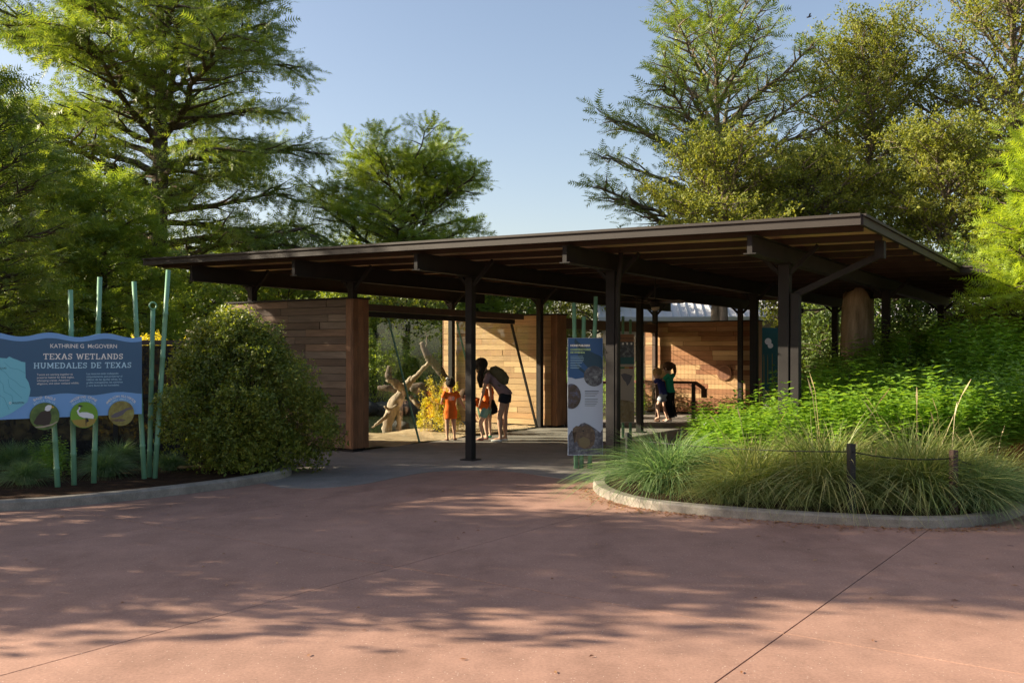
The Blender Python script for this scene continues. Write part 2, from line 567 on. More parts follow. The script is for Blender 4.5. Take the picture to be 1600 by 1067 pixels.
# red pavement: bed sheet with slabs and open joints
ROT = math.atan2(3.73, 5.34)
bx_ = Vector((cos(-ROT), sin(-ROT)))          # across
by_ = Vector((sin(ROT), cos(ROT)))            # along joints
pave = poly_sheet("red_pavement", [(-30, -30), (30, -30), (30, 16.2), (-30, 16.2)], -0.03, M["joint"])
tag(pave, kind="structure")
u0 = Vector((1.1, 10.2)).dot(bx_)
v0 = Vector((0.83, 6.15)).dot(by_)
SL = 3.05
bm = bmesh.new()
add_box(bm, (0.004, 0.004, -0.06), (SL - 0.004, 5.992, 0.0), 0.0012)
slab_me = bpy.data.meshes.new("slab")
bm.to_mesh(slab_me); bm.free()
slab_me.materials.append(M["red"])
for i in range(-12, 14):
    for j in range(-7, 3):
        c = bx_ * (u0 + i * SL + SL / 2) + by_ * (v0 + j * 6 + 3)
        if not (-26 < c.x < 26 and -27 < c.y < 15.5):
            continue
        o = bpy.data.objects.new("slab", slab_me)
        link(o, pave)
        q = bx_ * (u0 + i * SL) + by_ * (v0 + j * 6)
        o.location = (q.x, q.y, 0)
        o.rotation_euler = (0, 0, -ROT)

# grey pavilion floor, with the curved front edge
front = [G(440, 762), G(480, 763), G(525, 761), G(570, 756), G(620, 746), G(660, 739), G(700, 735.5), G(760, 734.5), G(810, 738), G(850, 744), G(890, 749), G(940, 751)]
fr = catmull([(p.x, p.y, 0) for p in front], 5)
fl = [(p.x, p.y) for p in fr] + [(2.2, 12.6), (7, 13), (15, 16), (18, 26), (12, 34)]
for s, t in ((0.06, 18), (0.06, 1.25), (-3.2, 1.25), (-3.4, 0.2)):
    p = L(s, t); fl.append((p.x, p.y))
fl.append((-4.6, 13.6)); fl.append((-3.6, 12.6))
tag(poly_sheet("pavilion_floor", fl, 0.005, M["grey"], thick=0.05), kind="structure")


# kerbs
def sweep_kerb(name, path, w, h, mat):
    n = len(path)
    bm = bmesh.new()
    prof = [(-w / 2, -0.08), (-w / 2, h - 0.02), (-w / 2 + 0.02, h), (w / 2 - 0.02, h), (w / 2, h - 0.02), (w / 2, -0.08)]
    rings = []
    for i in range(n):
        a = path[max(0, i - 1)]; b = path[min(n - 1, i + 1)]
        t = Vector((b.x - a.x, b.y - a.y)).normalized()
        nn = Vector((-t.y, t.x))
        rings.append([bm.verts.new((path[i].x + nn.x * q, path[i].y + nn.y * q, z)) for q, z in prof])
    for r0, r1 in zip(rings[:-1], rings[1:]):
        for k in range(len(prof) - 1):
            bm.faces.new((r0[k], r0[k + 1], r1[k + 1], r1[k]))
    bm.faces.new(rings[0]); bm.faces.new(list(reversed(rings[-1])))
    return tag(bm_obj(name, bm, mat), kind="structure")


kl = catmull([(-9.5, 9.6, 0), (-7.2, 9.62, 0), (-5.38, 10.02, 0), (-4.35, 10.75, 0), (-3.6, 11.6, 0), (-3.18, 12.35, 0), (-3.1, 12.95, 0), (-3.35, 13.4, 0), (-3.9, 13.75, 0)], 8)
sweep_kerb("kerb_left", kl, 0.17, 0.105, M["curb"])
kr = catmull([(2.0, 13.4, 0), (1.5, 13.0, 0), (1.15, 12.1, 0), (1.07, 11.3, 0), (1.22, 10.6, 0), (1.5, 10.12, 0), (2.0, 9.75, 0), (2.6, 9.45, 0), (3.2, 9.22, 0), (3.95, 9.05, 0), (4.6, 9.25, 0), (5.4, 10.0, 0), (6.3, 11.1, 0), (7.6, 12.0, 0), (9.5, 12.6, 0), (13, 13.4, 0)], 8)
sweep_kerb("kerb_right", kr, 0.16, 0.095, M["curb"])
# planting beds
bl = [(p.x, p.y) for p in kl] + [(-4.6, 14.8), (-6.5, 17.0), (-14, 19.0), (-16, 10)]
tag(poly_sheet("planting_bed_left", bl, 0.07, M["soil"], thick=0.1), kind="structure")
br_ = [(p.x, p.y) for p in kr] + [(13, 16), (3.2, 14.2)]
tag(poly_sheet("planting_bed_right", br_, 0.07, M["soil"], thick=0.1), kind="structure")

# raised bed with a corten retaining wall and a mounded top
cort = catmull([(3.25, 14.0, 0), (2.95, 12.9, 0), (3.0, 11.8, 0), (3.7, 11.25, 0), (4.7, 10.95, 0), (5.6, 11.25, 0), (6.6, 12.2, 0), (8.2, 13.0, 0), (12.5, 14.2, 0)], 8)
cw = empty("corten_planter_wall", (4.7, 10.95, 0), 0, "rusty orange steel planter wall behind the tufted grasses", "planter wall")
off = Vector((4.7, 10.95, 0))
np_ = len(cort)
step = 8
for k in range(0, np_ - 1, step):
    seg = cort[k:k + step + 1]
    bm = bmesh.new()
    for a, b in zip(seg[:-1], seg[1:]):
        z0 = 0.0
        def h(p): return 0.30 + 0.27 * min(1, max(0, (p.x - 2.8) / 2.5))
        t = Vector((b.x - a.x, b.y - a.y)).normalized(); nn = Vector((-t.y, t.x, 0)) * 0.012
        q = []
        for p in (a, b):
            for sg in (-1, 1):
                q.append(bm.verts.new(p - off + nn * sg)); q.append(bm.verts.new(p - off + nn * sg + Vector((0, 0, h(p)))))
        bm.faces.new((q[0], q[1], q[5], q[4])); bm.faces.new((q[2], q[6], q[7], q[3])); bm.faces.new((q[1], q[3], q[7], q[5]))
    bmesh.ops.remove_doubles(bm, verts=bm.verts, dist=1e-4)
    bm_obj("steel_plate", bm, M["corten"], cw)


def berm_z(x, y):
    """height of the mound inside the corten wall"""
    s, t = LI(x, y)
    base = 0.30 + 0.27 * min(1, max(0, (x - 2.8) / 2.5))
    # rises towards the back right
    k = min(1, max(0, (x - 4.2) / 4.0)) * min(1, max(0, (y - 11.8) / 3.0))
    return base + 0.78 * k * k * (3 - 2 * k)


bm = bmesh.new()
NX, NY = 40, 30
grid = {}
edge = [(p.x, p.y) for p in cort]


def front_y(x):
    best = None
    for a, b in zip(edge[:-1], edge[1:]):
        if (a[0] - x) * (b[0] - x) <= 0 and abs(a[0] - b[0]) > 1e-6:
            y = a[1] + (b[1] - a[1]) * (x - a[0]) / (b[0] - a[0])
            best = y if best is None else min(best, y)
    return best


def back_y(x):
    return min(18.5, (front_y(x) or 13.0) + 1.5 + max(0.0, x - 3.2) * 1.7)


for i in range(NX + 1):
    x = 3.0 + (12.4 - 3.0) * i / NX
    fy = (front_y(x) or 13.0) + 0.02
    for j in range(NY + 1):
        y = fy + (back_y(x) - fy) * j / NY
        grid[i, j] = bm.verts.new((x, y, berm_z(x, y) - 0.06 + random.uniform(-.02, .02) if j < NY else -0.05))
for i in range(NX):
    for j in range(NY):
        bm.faces.new((grid[i, j], grid[i + 1, j], grid[i + 1, j + 1], grid[i, j + 1]))
tag(bm_obj("mounded_planting_bed", bm, M["soil"], smooth=True), kind="structure")

# exhibit: sand, pond
sp = [L(-0.02, 1.75), L(-0.02, 7.55), L(-3.0, 7.55), L(-4.2, 5.0), L(-4.0, 1.75)]
random.seed(9)
bm = bmesh.new()
NS, NT = 36, 44
gg = {}
for i in range(NS + 1):
    for j in range(NT + 1):
        s = -5.0 + 4.98 * i / NS
        t = 1.72 + 5.86 * j / NT
        p = L(s, t)
        z = 0.03 + 0.05 * sin(p.x * 3.1 + p.y) * sin(p.y * 2.3) + random.uniform(-.012, .012)
        if s > -0.35: z = min(z, 0.03)
        # pond hollow
        dd = ((p.x + 2.9) / 2.1) ** 2 + ((p.y - 22.4) / 2.4) ** 2
        z -= 0.35 * max(0, 1 - dd)
        gg[i, j] = bm.verts.new((p.x, p.y, z))
for i in range(NS):
    for j in range(NT):
        bm.faces.new((gg[i, j], gg[i + 1, j], gg[i + 1, j + 1], gg[i, j + 1]))
tag(bm_obj("sand", bm, M["sand"], smooth=True), kind="structure")
wm, nt, nd, lk, bs = new_mat("pond_water")
bs.inputs["Base Color"].default_value = (0.035, 0.045, 0.02, 1)
bs.inputs["Roughness"].default_value = 0.06
wn2 = tex_noise(nd, lk, 6, 3)
add_bump(nd, lk, bs, wn2.outputs[0], 0.12, 0.02)
pts = [(-2.9 + 2.5 * cos(a) * (1 + .12 * sin(3 * a)), 23.1 + 3.0 * sin(a)) for a in np.linspace(0, 2 * pi, 40, endpoint=False)]
tag(poly_sheet("pond_water", pts, -0.025, wm), kind="structure")

# ================================================================== THE PAVILION
BZ = 2.85       # underside of beams at the middle beam


def tilt(s, k=0.015):
    return -k * (s - 2.45)


pav = empty("pavilion", (ORG.x, ORG.y, 0), ANG, "open pavilion with a flat dark roof on slim bronze steel posts", "pavilion")
S_L, S_R = -3.52, 8.62
S_L2, S_R2 = -2.05, 12.2
T0, T1, T2, TE = -0.15, 9.0, 7.04, 14.9
outline = [(S_L, T0), (S_R, T0), (S_R, T2), (S_R2, T2), (S_R2, TE), (S_L2, TE), (S_L2, T1), (S_L, T1)]


def slab_poly(name, out, zlo, zhi, mat, parent):
    bm = bmesh.new()
    lo = [bm.verts.new((s, t, zlo + tilt(s))) for s, t in out]
    hi = [bm.verts.new((s, t, zhi + tilt(s))) for s, t in out]
    n = len(out)
    bm.faces.new(lo[::-1]); bm.faces.new(hi)
    for i in range(n):
        bm.faces.new((lo[i], lo[(i + 1) % n], hi[(i + 1) % n], hi[i]))
    return bm_obj(name, bm, mat, parent)


inset = 0.03
def ins(o):
    return [(o[0][0] + inset, o[0][1] + inset), (o[1][0] - inset, o[1][1] + inset), (o[2][0] - inset, o[2][1] + inset), (o[3][0] - inset, o[3][1] + inset),
            (o[4][0] - inset, o[4][1] - inset), (o[5][0] + inset, o[5][1] - inset), (o[6][0] + inset, o[6][1] - inset), (o[7][0] + inset, o[7][1] - inset)]
slab_poly("roof_sheet", ins(outline), 3.196, 3.225, M["fascia"], pav)
# soffit boards, one per purlin bay
TP = [0.22 + 0.98 * k for k in range(15)]
bays = [T0 + 0.05] + TP + [TE - 0.05]
for a, b in zip(bays[:-1], bays[1:]):
    m_ = (a + b) / 2
    sl = S_L + .05 if m_ < T1 else S_L2 + .05
    sr = S_R - .05 if m_ < T2 else S_R2 - .05
    bm = bmesh.new()
    q = [bm.verts.new((s, t, z + tilt(s))) for z in (3.172, 3.192) for s, t in ((sl, a + .003), (sr, a + .003), (sr, b - .003), (sl, b - .003))]
    for f in ((3, 2, 1, 0), (4, 5, 6, 7), (0, 1, 5, 4), (1, 2, 6, 5), (2, 3, 7, 6), (3, 0, 4, 7)):
        bm.faces.new([q[i] for i in f])
    bm_obj("soffit_panel", bm, M["soffit"], pav)
# purlins
for t in TP:
    sl = S_L + .06 if t < T1 else S_L2 + .06
    sr = S_R - .06 if t < T2 else S_R2 - .06
    bm = bmesh.new()
    zc = (3.092 + 3.17) / 2
    beam_between(bm, (sl, t, zc + tilt(sl)), (sr, t, zc + tilt(sr)), 0.06, 0.078)
    bm_obj("purlin", bm, M["purlin"], pav)
# fascia, each straight run its own piece
n = len(outline)
for i in range(n):
    (s0, t0), (s1, t1) = outline[i], outline[(i + 1) % n]
    bm = bmesh.new()
    d = Vector((s1 - s0, t1 - t0)).normalized()
    e = 0.0 if abs(d.x) > .5 else 0.021
    a = Vector((s0 + d.x * e, t0 + d.y * e)); b = Vector((s1 - d.x * e, t1 - d.y * e))
    beam_between(bm, (a.x, a.y, 3.178 + tilt(a.x)), (b.x, b.y, 3.178 + tilt(b.x)), 0.04, 0.118)
    bm_obj("fascia", bm, M["fascia"], pav)
    bm = bmesh.new()
    nrm = Vector((d.y, -d.x)) * 0.022
    beam_between(bm, (a.x + nrm.x, a.y + nrm.y, 3.225 + tilt(a.x)), (b.x + nrm.x, b.y + nrm.y, 3.225 + tilt(b.x)), 0.05, 0.03)
    bm_obj("drip_edge", bm, M["fascia"], pav)
# beams: paired channel look (web and flanges)
BS = [-2.45, 0.0, 2.45, 4.9, 7.35]
BL = [8.85, 14.75, 14.75, 14.75, 14.75]
for s, ln in zip(BS, BL):
    zb = BZ + tilt(s, 0.010)
    zt = 3.091 + tilt(s)
    bm = bmesh.new()
    add_box(bm, (s - 0.03, 0.0, zb + .012), (s + 0.03, ln, zt - .012))
    add_box(bm, (s - 0.075, 0.0, zb), (s + 0.075, ln, zb + .012))
    add_box(bm, (s - 0.075, 0.0, zt - .012), (s + 0.075, ln, zt))
    bm_obj("beam", bm, M["steel"], pav)
# posts with base plate, cap plate and knee braces
PT = [1.36, 7.5, 13.72]
for bi, s in enumerate(BS):
    for ti, t in enumerate(PT):
        if bi == 0 and ti == 2:
            continue
        zb = BZ + tilt(s, 0.010)
        w = 0.062 if bi < 3 else 0.07
        po = box("post", (s - w, t - w, 0.0), (s + w, t + w, zb - .012), M["steel"], pav, 0.008)
        box("base_plate", (s - .12, t - .12, 0.004), (s + .12, t + .12, .022), M["steel"], po)
        box("cap_plate", (s - .11, t - .11, zb - .0115), (s + .11, t + .11, zb - .0008), M["steel"], po)
        for sg in (-1, 1):
            bm = bmesh.new()
            beam_between(bm, (s + sg * (w - .01), t, zb - .13), (s + sg * .42, t, 3.08 + tilt(s)), 0.05, 0.05)
            bm_obj("knee_brace", bm, M["steel"], pav)
# downpipe strapped to one post and twin post with outrigger brace under the near right corner
dp = tube("downpipe", [(4.9 + .12, 1.30, 0.02), (4.9 + .12, 1.30, 2.55), (4.9 + .16, 1.26, 2.70), (4.9 + .22, 1.2, 3.1)], 0.036, M["steel"], pav, 10)
tw = box("twin_post", (7.35 + .085, 1.30, 0.0), (7.35 + .195, 1.42, 2.42), M["steel"], pav, 0.008)
bar("outrigger_brace", (7.35 + .14, 1.36, 2.40), (8.5, 1.36, 2.84), 0.07, 0.075, M["steel"], pav)
box("outrigger_stub", (8.45, 1.30, 2.80), (8.56, 1.42, 3.10 + tilt(8.5)), M["steel"], pav)

# ceiling fans
def fan(s, t, label):
    p = L(s, t)
    e = empty("ceiling_fan", (p.x, p.y, 2.6), 0.4, label, "ceiling fan", "ceiling fans under the pavilion roof")
    tube("down_rod", [(0, 0, .02), (0, 0, .52)], 0.012, M["black"], e, 8)
    bm = bmesh.new(); add_tube(bm, [(0, 0, -.08), (0, 0, -.05), (0, 0, .03), (0, 0, .06)], [.05, .1, .1, .04], 14)
    bm_obj("motor", bm, M["steel"], e, True)
    bm = bmesh.new(); add_tube(bm, [(0, 0, -.15), (0, 0, -.13), (0, 0, -.085)], [.03, .07, .08], 12)
    bm_obj("lamp_bowl", bm, M["tan_wall"], e, True)
    for k in range(5):
        bm = bmesh.new()
        a = 2 * pi * k / 5
        R = Matrix.Rotation(a, 3, 'Z')
        q = [bm.verts.new(R @ Vector(v)) for v in ((.1, -.03, .0), (.62, -.07, .02), (.64, .06, .0), (.1, .03, -.01), (.1, -.03, .008), (.62, -.07, .028), (.64, .06, .008), (.1, .03, -.002))]
        for f in ((3, 2, 1, 0), (4, 5, 6, 7), (0, 1, 5, 4), (1, 2, 6, 5), (2, 3, 7, 6), (3, 0, 4, 7)):
            bm.faces.new([q[i] for i in f])
        bm_obj("fan_blade", bm, M["header"], e)
fan(3.7, 5.5, "dark ceiling fan with pale bowl hanging right of the grey double post")
fan(5.0, 10.2, "dark ceiling fan hanging in front of the farthest timber wall")


# ------------------------------------------------------------------ timber walls
def timber_wall(label, s0, s1, t0, thick, z1, mat, endmat, seed, pal=None, z0=0.05):
    rnd = random.Random(seed)
    p = L(s0, t0)
    e = empty("timber_wall", (p.x, p.y, 0), ANG, label, "timber wall", "timber plank walls of the pavilion")
    Ln = s1 - s0
    box("wall_core", (.03, .03, 0.0), (Ln - .03, thick - .03, z1 - .02), M["darkcore"], e)
    rows = int(round((z1 - z0) / 0.127))
    rh = (z1 - z0) / rows
    xe = Ln - 0.14
    for face in (0, 1):
        for r in range(rows):
            x = 0.0
            cuts = [0.0]
            x = rnd.uniform(.5, 2.2)
            while x < xe - .35:
                cuts.append(x); x += rnd.uniform(.9, 2.3)
            cuts.append(xe)
            for a, b in zip(cuts[:-1], cuts[1:]):
                pr = rnd.uniform(-.003, .004)
                zc = z0 + r * rh + rh / 2
                ln = b - a - .004
                bm = bmesh.new()
                add_box(bm, (-ln / 2, -.014, -rh / 2 + .0028), (ln / 2, .014, rh / 2 - .0028), 0.0025)
                o = bm_obj("plank", bm, (pal(r, a, rnd) if pal else mat), e)
                o.location = ((a + b) / 2, (.014 - pr) if face == 0 else thick - .014 + pr, zc)
                if face == 1: o.rotation_euler = (0, 0, pi)
    # upright boards closing both ends, corner trims
    nb = 3
    for end in (0, 1):
        for k in range(nb):
            a, b = thick * k / nb, thick * (k + 1) / nb
            bm = bmesh.new()
            add_box(bm, (-.014, -(b - a) / 2 + .002, -(z1 - z0) / 2), (.014, (b - a) / 2 - .002, (z1 - z0) / 2), .003)
            o = bm_obj("end_board", bm, endmat, e)
            o.location = (-.016 if end == 0 else Ln + .004, (a + b) / 2, (z0 + z1) / 2)
    for y in (0.012, thick - .012):
        bm = bmesh.new()
        add_box(bm, (-.066, -.016, -(z1 - z0) / 2), (.066, .016, (z1 - z0) / 2), .003)
        o = bm_obj("corner_board", bm, endmat, e)
        o.location = (Ln - .076, y, (z0 + z1) / 2)
    box("coping", (-.05, -.03, z1 + .001), (Ln + .035, thick + .03, z1 + .03), M["steel"], e)
    return e


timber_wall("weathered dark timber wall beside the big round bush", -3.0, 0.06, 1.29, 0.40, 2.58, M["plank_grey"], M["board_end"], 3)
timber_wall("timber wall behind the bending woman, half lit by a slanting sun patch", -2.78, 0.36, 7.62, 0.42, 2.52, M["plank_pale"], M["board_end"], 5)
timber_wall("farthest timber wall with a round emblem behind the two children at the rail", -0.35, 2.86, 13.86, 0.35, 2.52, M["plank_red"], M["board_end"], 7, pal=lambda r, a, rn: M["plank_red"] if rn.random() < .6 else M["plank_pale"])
# round emblem on the farthest wall
p = L(1.97, 13.83, 1.15)
em = empty("round_wall_emblem", (p.x, p.y, p.z), ANG, "small round brown emblem fixed to the farthest timber wall", "emblem")
bm = bmesh.new(); add_tube(bm, [(0, .02, 0), (0, -.012, 0)], [.21, .21], 32); bm_obj("disc", bm, M["rail"], em, False)
bm = bmesh.new()
for a in range(32):
    x0, x1 = 2 * pi * a / 32, 2 * pi * (a + 1) / 32
    q = [bm.verts.new((r * cos(x), -.016, r * sin(x))) for r, x in ((.17, x0), (.19, x0), (.19, x1), (.17, x1))]
    bm.faces.new(q)
bm_obj("ring", bm, M["plank_red"], em)

# ------------------------------------------------------------------ glass screen under the second beam
gs = empty("glass_screen", (L(0, 1.7).x, L(0, 1.7).y, 0), ANG, "tall clear viewing glass with slanting joints between the two nearer timber walls", "glass screen")
def gl(t): return t - 1.7
ZT = 2.28
jt = [(1.74, 1.74), (2.29, 3.18), (4.35, 5.30), (6.33, 7.37), (7.42, 7.42)]
for k in range(4):
    (ta, ba), (tb, bb) = jt[k], jt[k + 1]
    bm = bmesh.new()
    q = [bm.verts.new((x, y, z)) for x in (-.006, .006) for y, z in ((gl(ba) + .01, .012), (gl(bb) - .01, .012), (gl(tb) - .01, ZT), (gl(ta) + .01, ZT))]
    for f in ((3, 2, 1, 0), (4, 5, 6, 7), (0, 1, 5, 4), (1, 2, 6, 5), (2, 3, 7, 6), (3, 0, 4, 7)):
        bm.faces.new([q[i] for i in f])
    bm_obj("pane", bm, M["glass"], gs)
for k, mt, w in ((1, "glass_edge", .02), (2, "glass_edge", .02), (3, "steel", .03)):
    bar("joint", (0, gl(jt[k][0]), ZT), (0, gl(jt[k][1]), .012), w * 1.6, w, M[mt], gs)
box("header_beam", (-.07, gl(1.72), 2.392), (.07, gl(6.72), 2.51), M["header"], gs, .004)
box("glazing_channel", (-.03, gl(1.72), 2.29), (.03, gl(6.42), 2.384), M["steel"], gs, .003)

# wire screen and header between the second and third wall
ws = empty("wire_screen", (L(0, 8.1).x, L(0, 8.1).y, 0), ANG, "fine upright wire screen under a brown header behind the tall blue sign", "wire screen")
box("header_beam", (-.06, 0.0, 2.24), (.06, 5.62, 2.48), M["header"], ws, .004)
bm = bmesh.new()
for k in range(92):
    y = .03 + k * .06
    add_tube(bm, [(0, y, .1), (0, y, 2.24)], .0024, 4, False)
for z in (.12, .7, 1.3, 1.9):
    add_tube(bm, [(0, 0, z), (0, 5.6, z)], .007, 4, False)
o = bm_obj("wires", bm, M["tan_wall"], ws); o["kind"] = "stuff"
for y in (0.03, 2.8, 5.58):
    box("screen_post", (-.035, y - .035, 0), (.035, y + .035, 2.24), M["header"], ws)

# guard rail where the two children lean
rp = [L(0.35, 8.05, .96), L(0.35, 10.95, .96)]
c0 = L(0.35, 10.95, .96); c1 = L(2.3, 10.95, .96); c2 = L(2.52, 10.95, .82)
gr_ = empty("guard_rail", (c0.x, c0.y, 0), 0, "brown wooden guard rail with wire infill that two children lean on", "guard rail")
def rel(v): return Vector(v) - Vector((c0.x, c0.y, 0))
for a, b in ((rp[0], c0), (c0, c1), (c1, c2)):
    bar("top_rail", rel(a), rel(b), .13, .06, M["rail"], gr_)
bar("rail_end", rel(c2), rel(Vector((c2.x, c2.y, .6))), .13, .06, M["rail"], gr_)
for s, t in ((.35, 8.1), (.35, 9.5), (.35, 10.95), (1.3, 10.95), (2.25, 10.95)):
    q = rel(L(s, t)); box("rail_post", (q.x - .04, q.y - .04, 0), (q.x + .04, q.y + .04, .93), M["header"], gr_)
bm = bmesh.new()
for k in range(9):
    z = .1 + k * .1
    add_tube(bm, [rel(L(.35, 8.1, z)), rel(L(.35, 10.95, z)), rel(L(2.25, 10.95, z))], .004, 4, False)
o = bm_obj("infill_wires", bm, M["steel"], gr_); o["kind"] = "stuff"

# ================================================================== VEGETATION
def spray_cypress(rng, n=6, wid=.095):
    v, f = [], []
    for i in range(n):
        x = .08 + .86 * i / (n - 1)
        for sg in (-1, 1):
            ln = .34 * (1 - .55 * abs(x - .45)) * rng.uniform(.8, 1.15)
            dx, dy, dz = .17, sg * ln, rng.uniform(-.10, .06)
            b = len(v)
            v += [(x - wid / 2, 0, 0), (x + wid / 2, 0, 0), (x + dx, dy, dz)]
            f.append((b, b + 1, b + 2))
    b = len(v)
    v += [(.86, -wid * .6, 0), (.86, wid * .6, 0), (1.15, 0, -.03)]
    f.append((b, b + 1, b + 2))
    return np.array(v), np.array(f)


def spray_broad(rng, n=9, ll=.29, lw=.165):
    v, f = [], []
    for i in range(n):
        x = rng.uniform(.05, .95)
        az = rng.uniform(0, 2 * pi)
        out = np.array([rng.uniform(.1, .7), cos(az), sin(az) * .7]); out /= np.linalg.norm(out)
        side = np.cross(out, rng.normal(size=3)); side /= np.linalg.norm(side)
        o = np.array([x, 0, 0]) + out * .03
        b = len(v)
        nrm = np.cross(out, side) * lw * .18
        v += [o, o + out * ll * .5 + side * lw * .5 + nrm, o + out * ll, o + out * ll * .5 - side * lw * .5 + nrm]
        f += [(b, b + 1, b + 2), (b, b + 2, b + 3)]
    return np.array(v), np.array(f)


def scatter(pos, dirs, size, temps, rng, upbias=0.0):
    """instances of leaf sprays baked into one triangle mesh (vectorised)"""
    N = len(pos)
    which = rng.integers(0, len(temps), N)
    V, T, base = [], [], 0
    for k, (tv, tf) in enumerate(temps):
        idx = np.nonzero(which == k)[0]
        if not len(idx): continue
        d = dirs[idx] / np.linalg.norm(dirs[idx], axis=1, keepdims=True)
        r = rng.normal(size=(len(idx), 3))
        if upbias:
            r = r * (1 - upbias) + np.array([0, 0, 1.0]) * upbias * 1.5
        w = r - d * np.sum(r * d, 1, keepdims=True)
        w /= np.linalg.norm(w, axis=1, keepdims=True) + 1e-9
        u = np.cross(w, d)
        R = np.stack([d, u, w], axis=1)             # rows: local axes in world
        vv = np.einsum('kj,njm->nkm', tv, R) * size[idx][:, None, None] + pos[idx][:, None, :]
        n, K = len(idx), len(tv)
        V.append(vv.reshape(-1, 3))
        T.append((tf[None] + (np.arange(n) * K)[:, None, None]).reshape(-1, 3) + base)
        base += n * K
    return np.concatenate(V), np.concatenate(T)


class Wood:
    """many tapered tubes gathered into one mesh"""
    def __init__(self):
        self.v, self.t, self.n = [], [], 0

    def add(self, pts, rad, seg=6):
        pts = np.asarray(pts, float); rad = np.asarray(rad, float)
        n = len(pts)
        tg = np.gradient(pts, axis=0)
        tg /= np.linalg.norm(tg, axis=1, keepdims=True) + 1e-9
        ref = np.array([0, 0, 1.0]) if abs(tg[0][2]) < .9 else np.array([1.0, 0, 0])
        u = np.cross(tg, ref); u /= np.linalg.norm(u, axis=1, keepdims=True) + 1e-9
        w = np.cross(tg, u)
        a = np.arange(seg) * 2 * pi / seg
        ring = pts[:, None] + rad[:, None, None] * (np.cos(a)[None, :, None] * u[:, None] + np.sin(a)[None, :, None] * w[:, None])
        self.v.append(ring.reshape(-1, 3))
        i = np.arange(n - 1)[:, None] * seg; k = np.arange(seg)[None]
        k2 = (k + 1) % seg
        A, B, C, D = i + k, i + k2, i + seg + k2, i + seg + k
        t = np.concatenate([np.stack([A, B, C], -1).reshape(-1, 3), np.stack([A, C, D], -1).reshape(-1, 3)]) + self.n
        self.t.append(t)
        self.n += n * seg

    def mesh(self, name):
        return np_mesh(name, np.concatenate(self.v), np.concatenate(self.t))


TEMPC = [spray_cypress(np.random.default_rng(k)) for k in range(5)]
TEMPB = [spray_broad(np.random.default_rng(20 + k)) for k in range(6)]
TEMPS = [spray_broad(np.random.default_rng(40 + k), 6, .33, .19) for k in range(6)]


def interp(prof, x):
    return float(np.interp(x, [p[0] for p in prof], [p[1] for p in prof]))


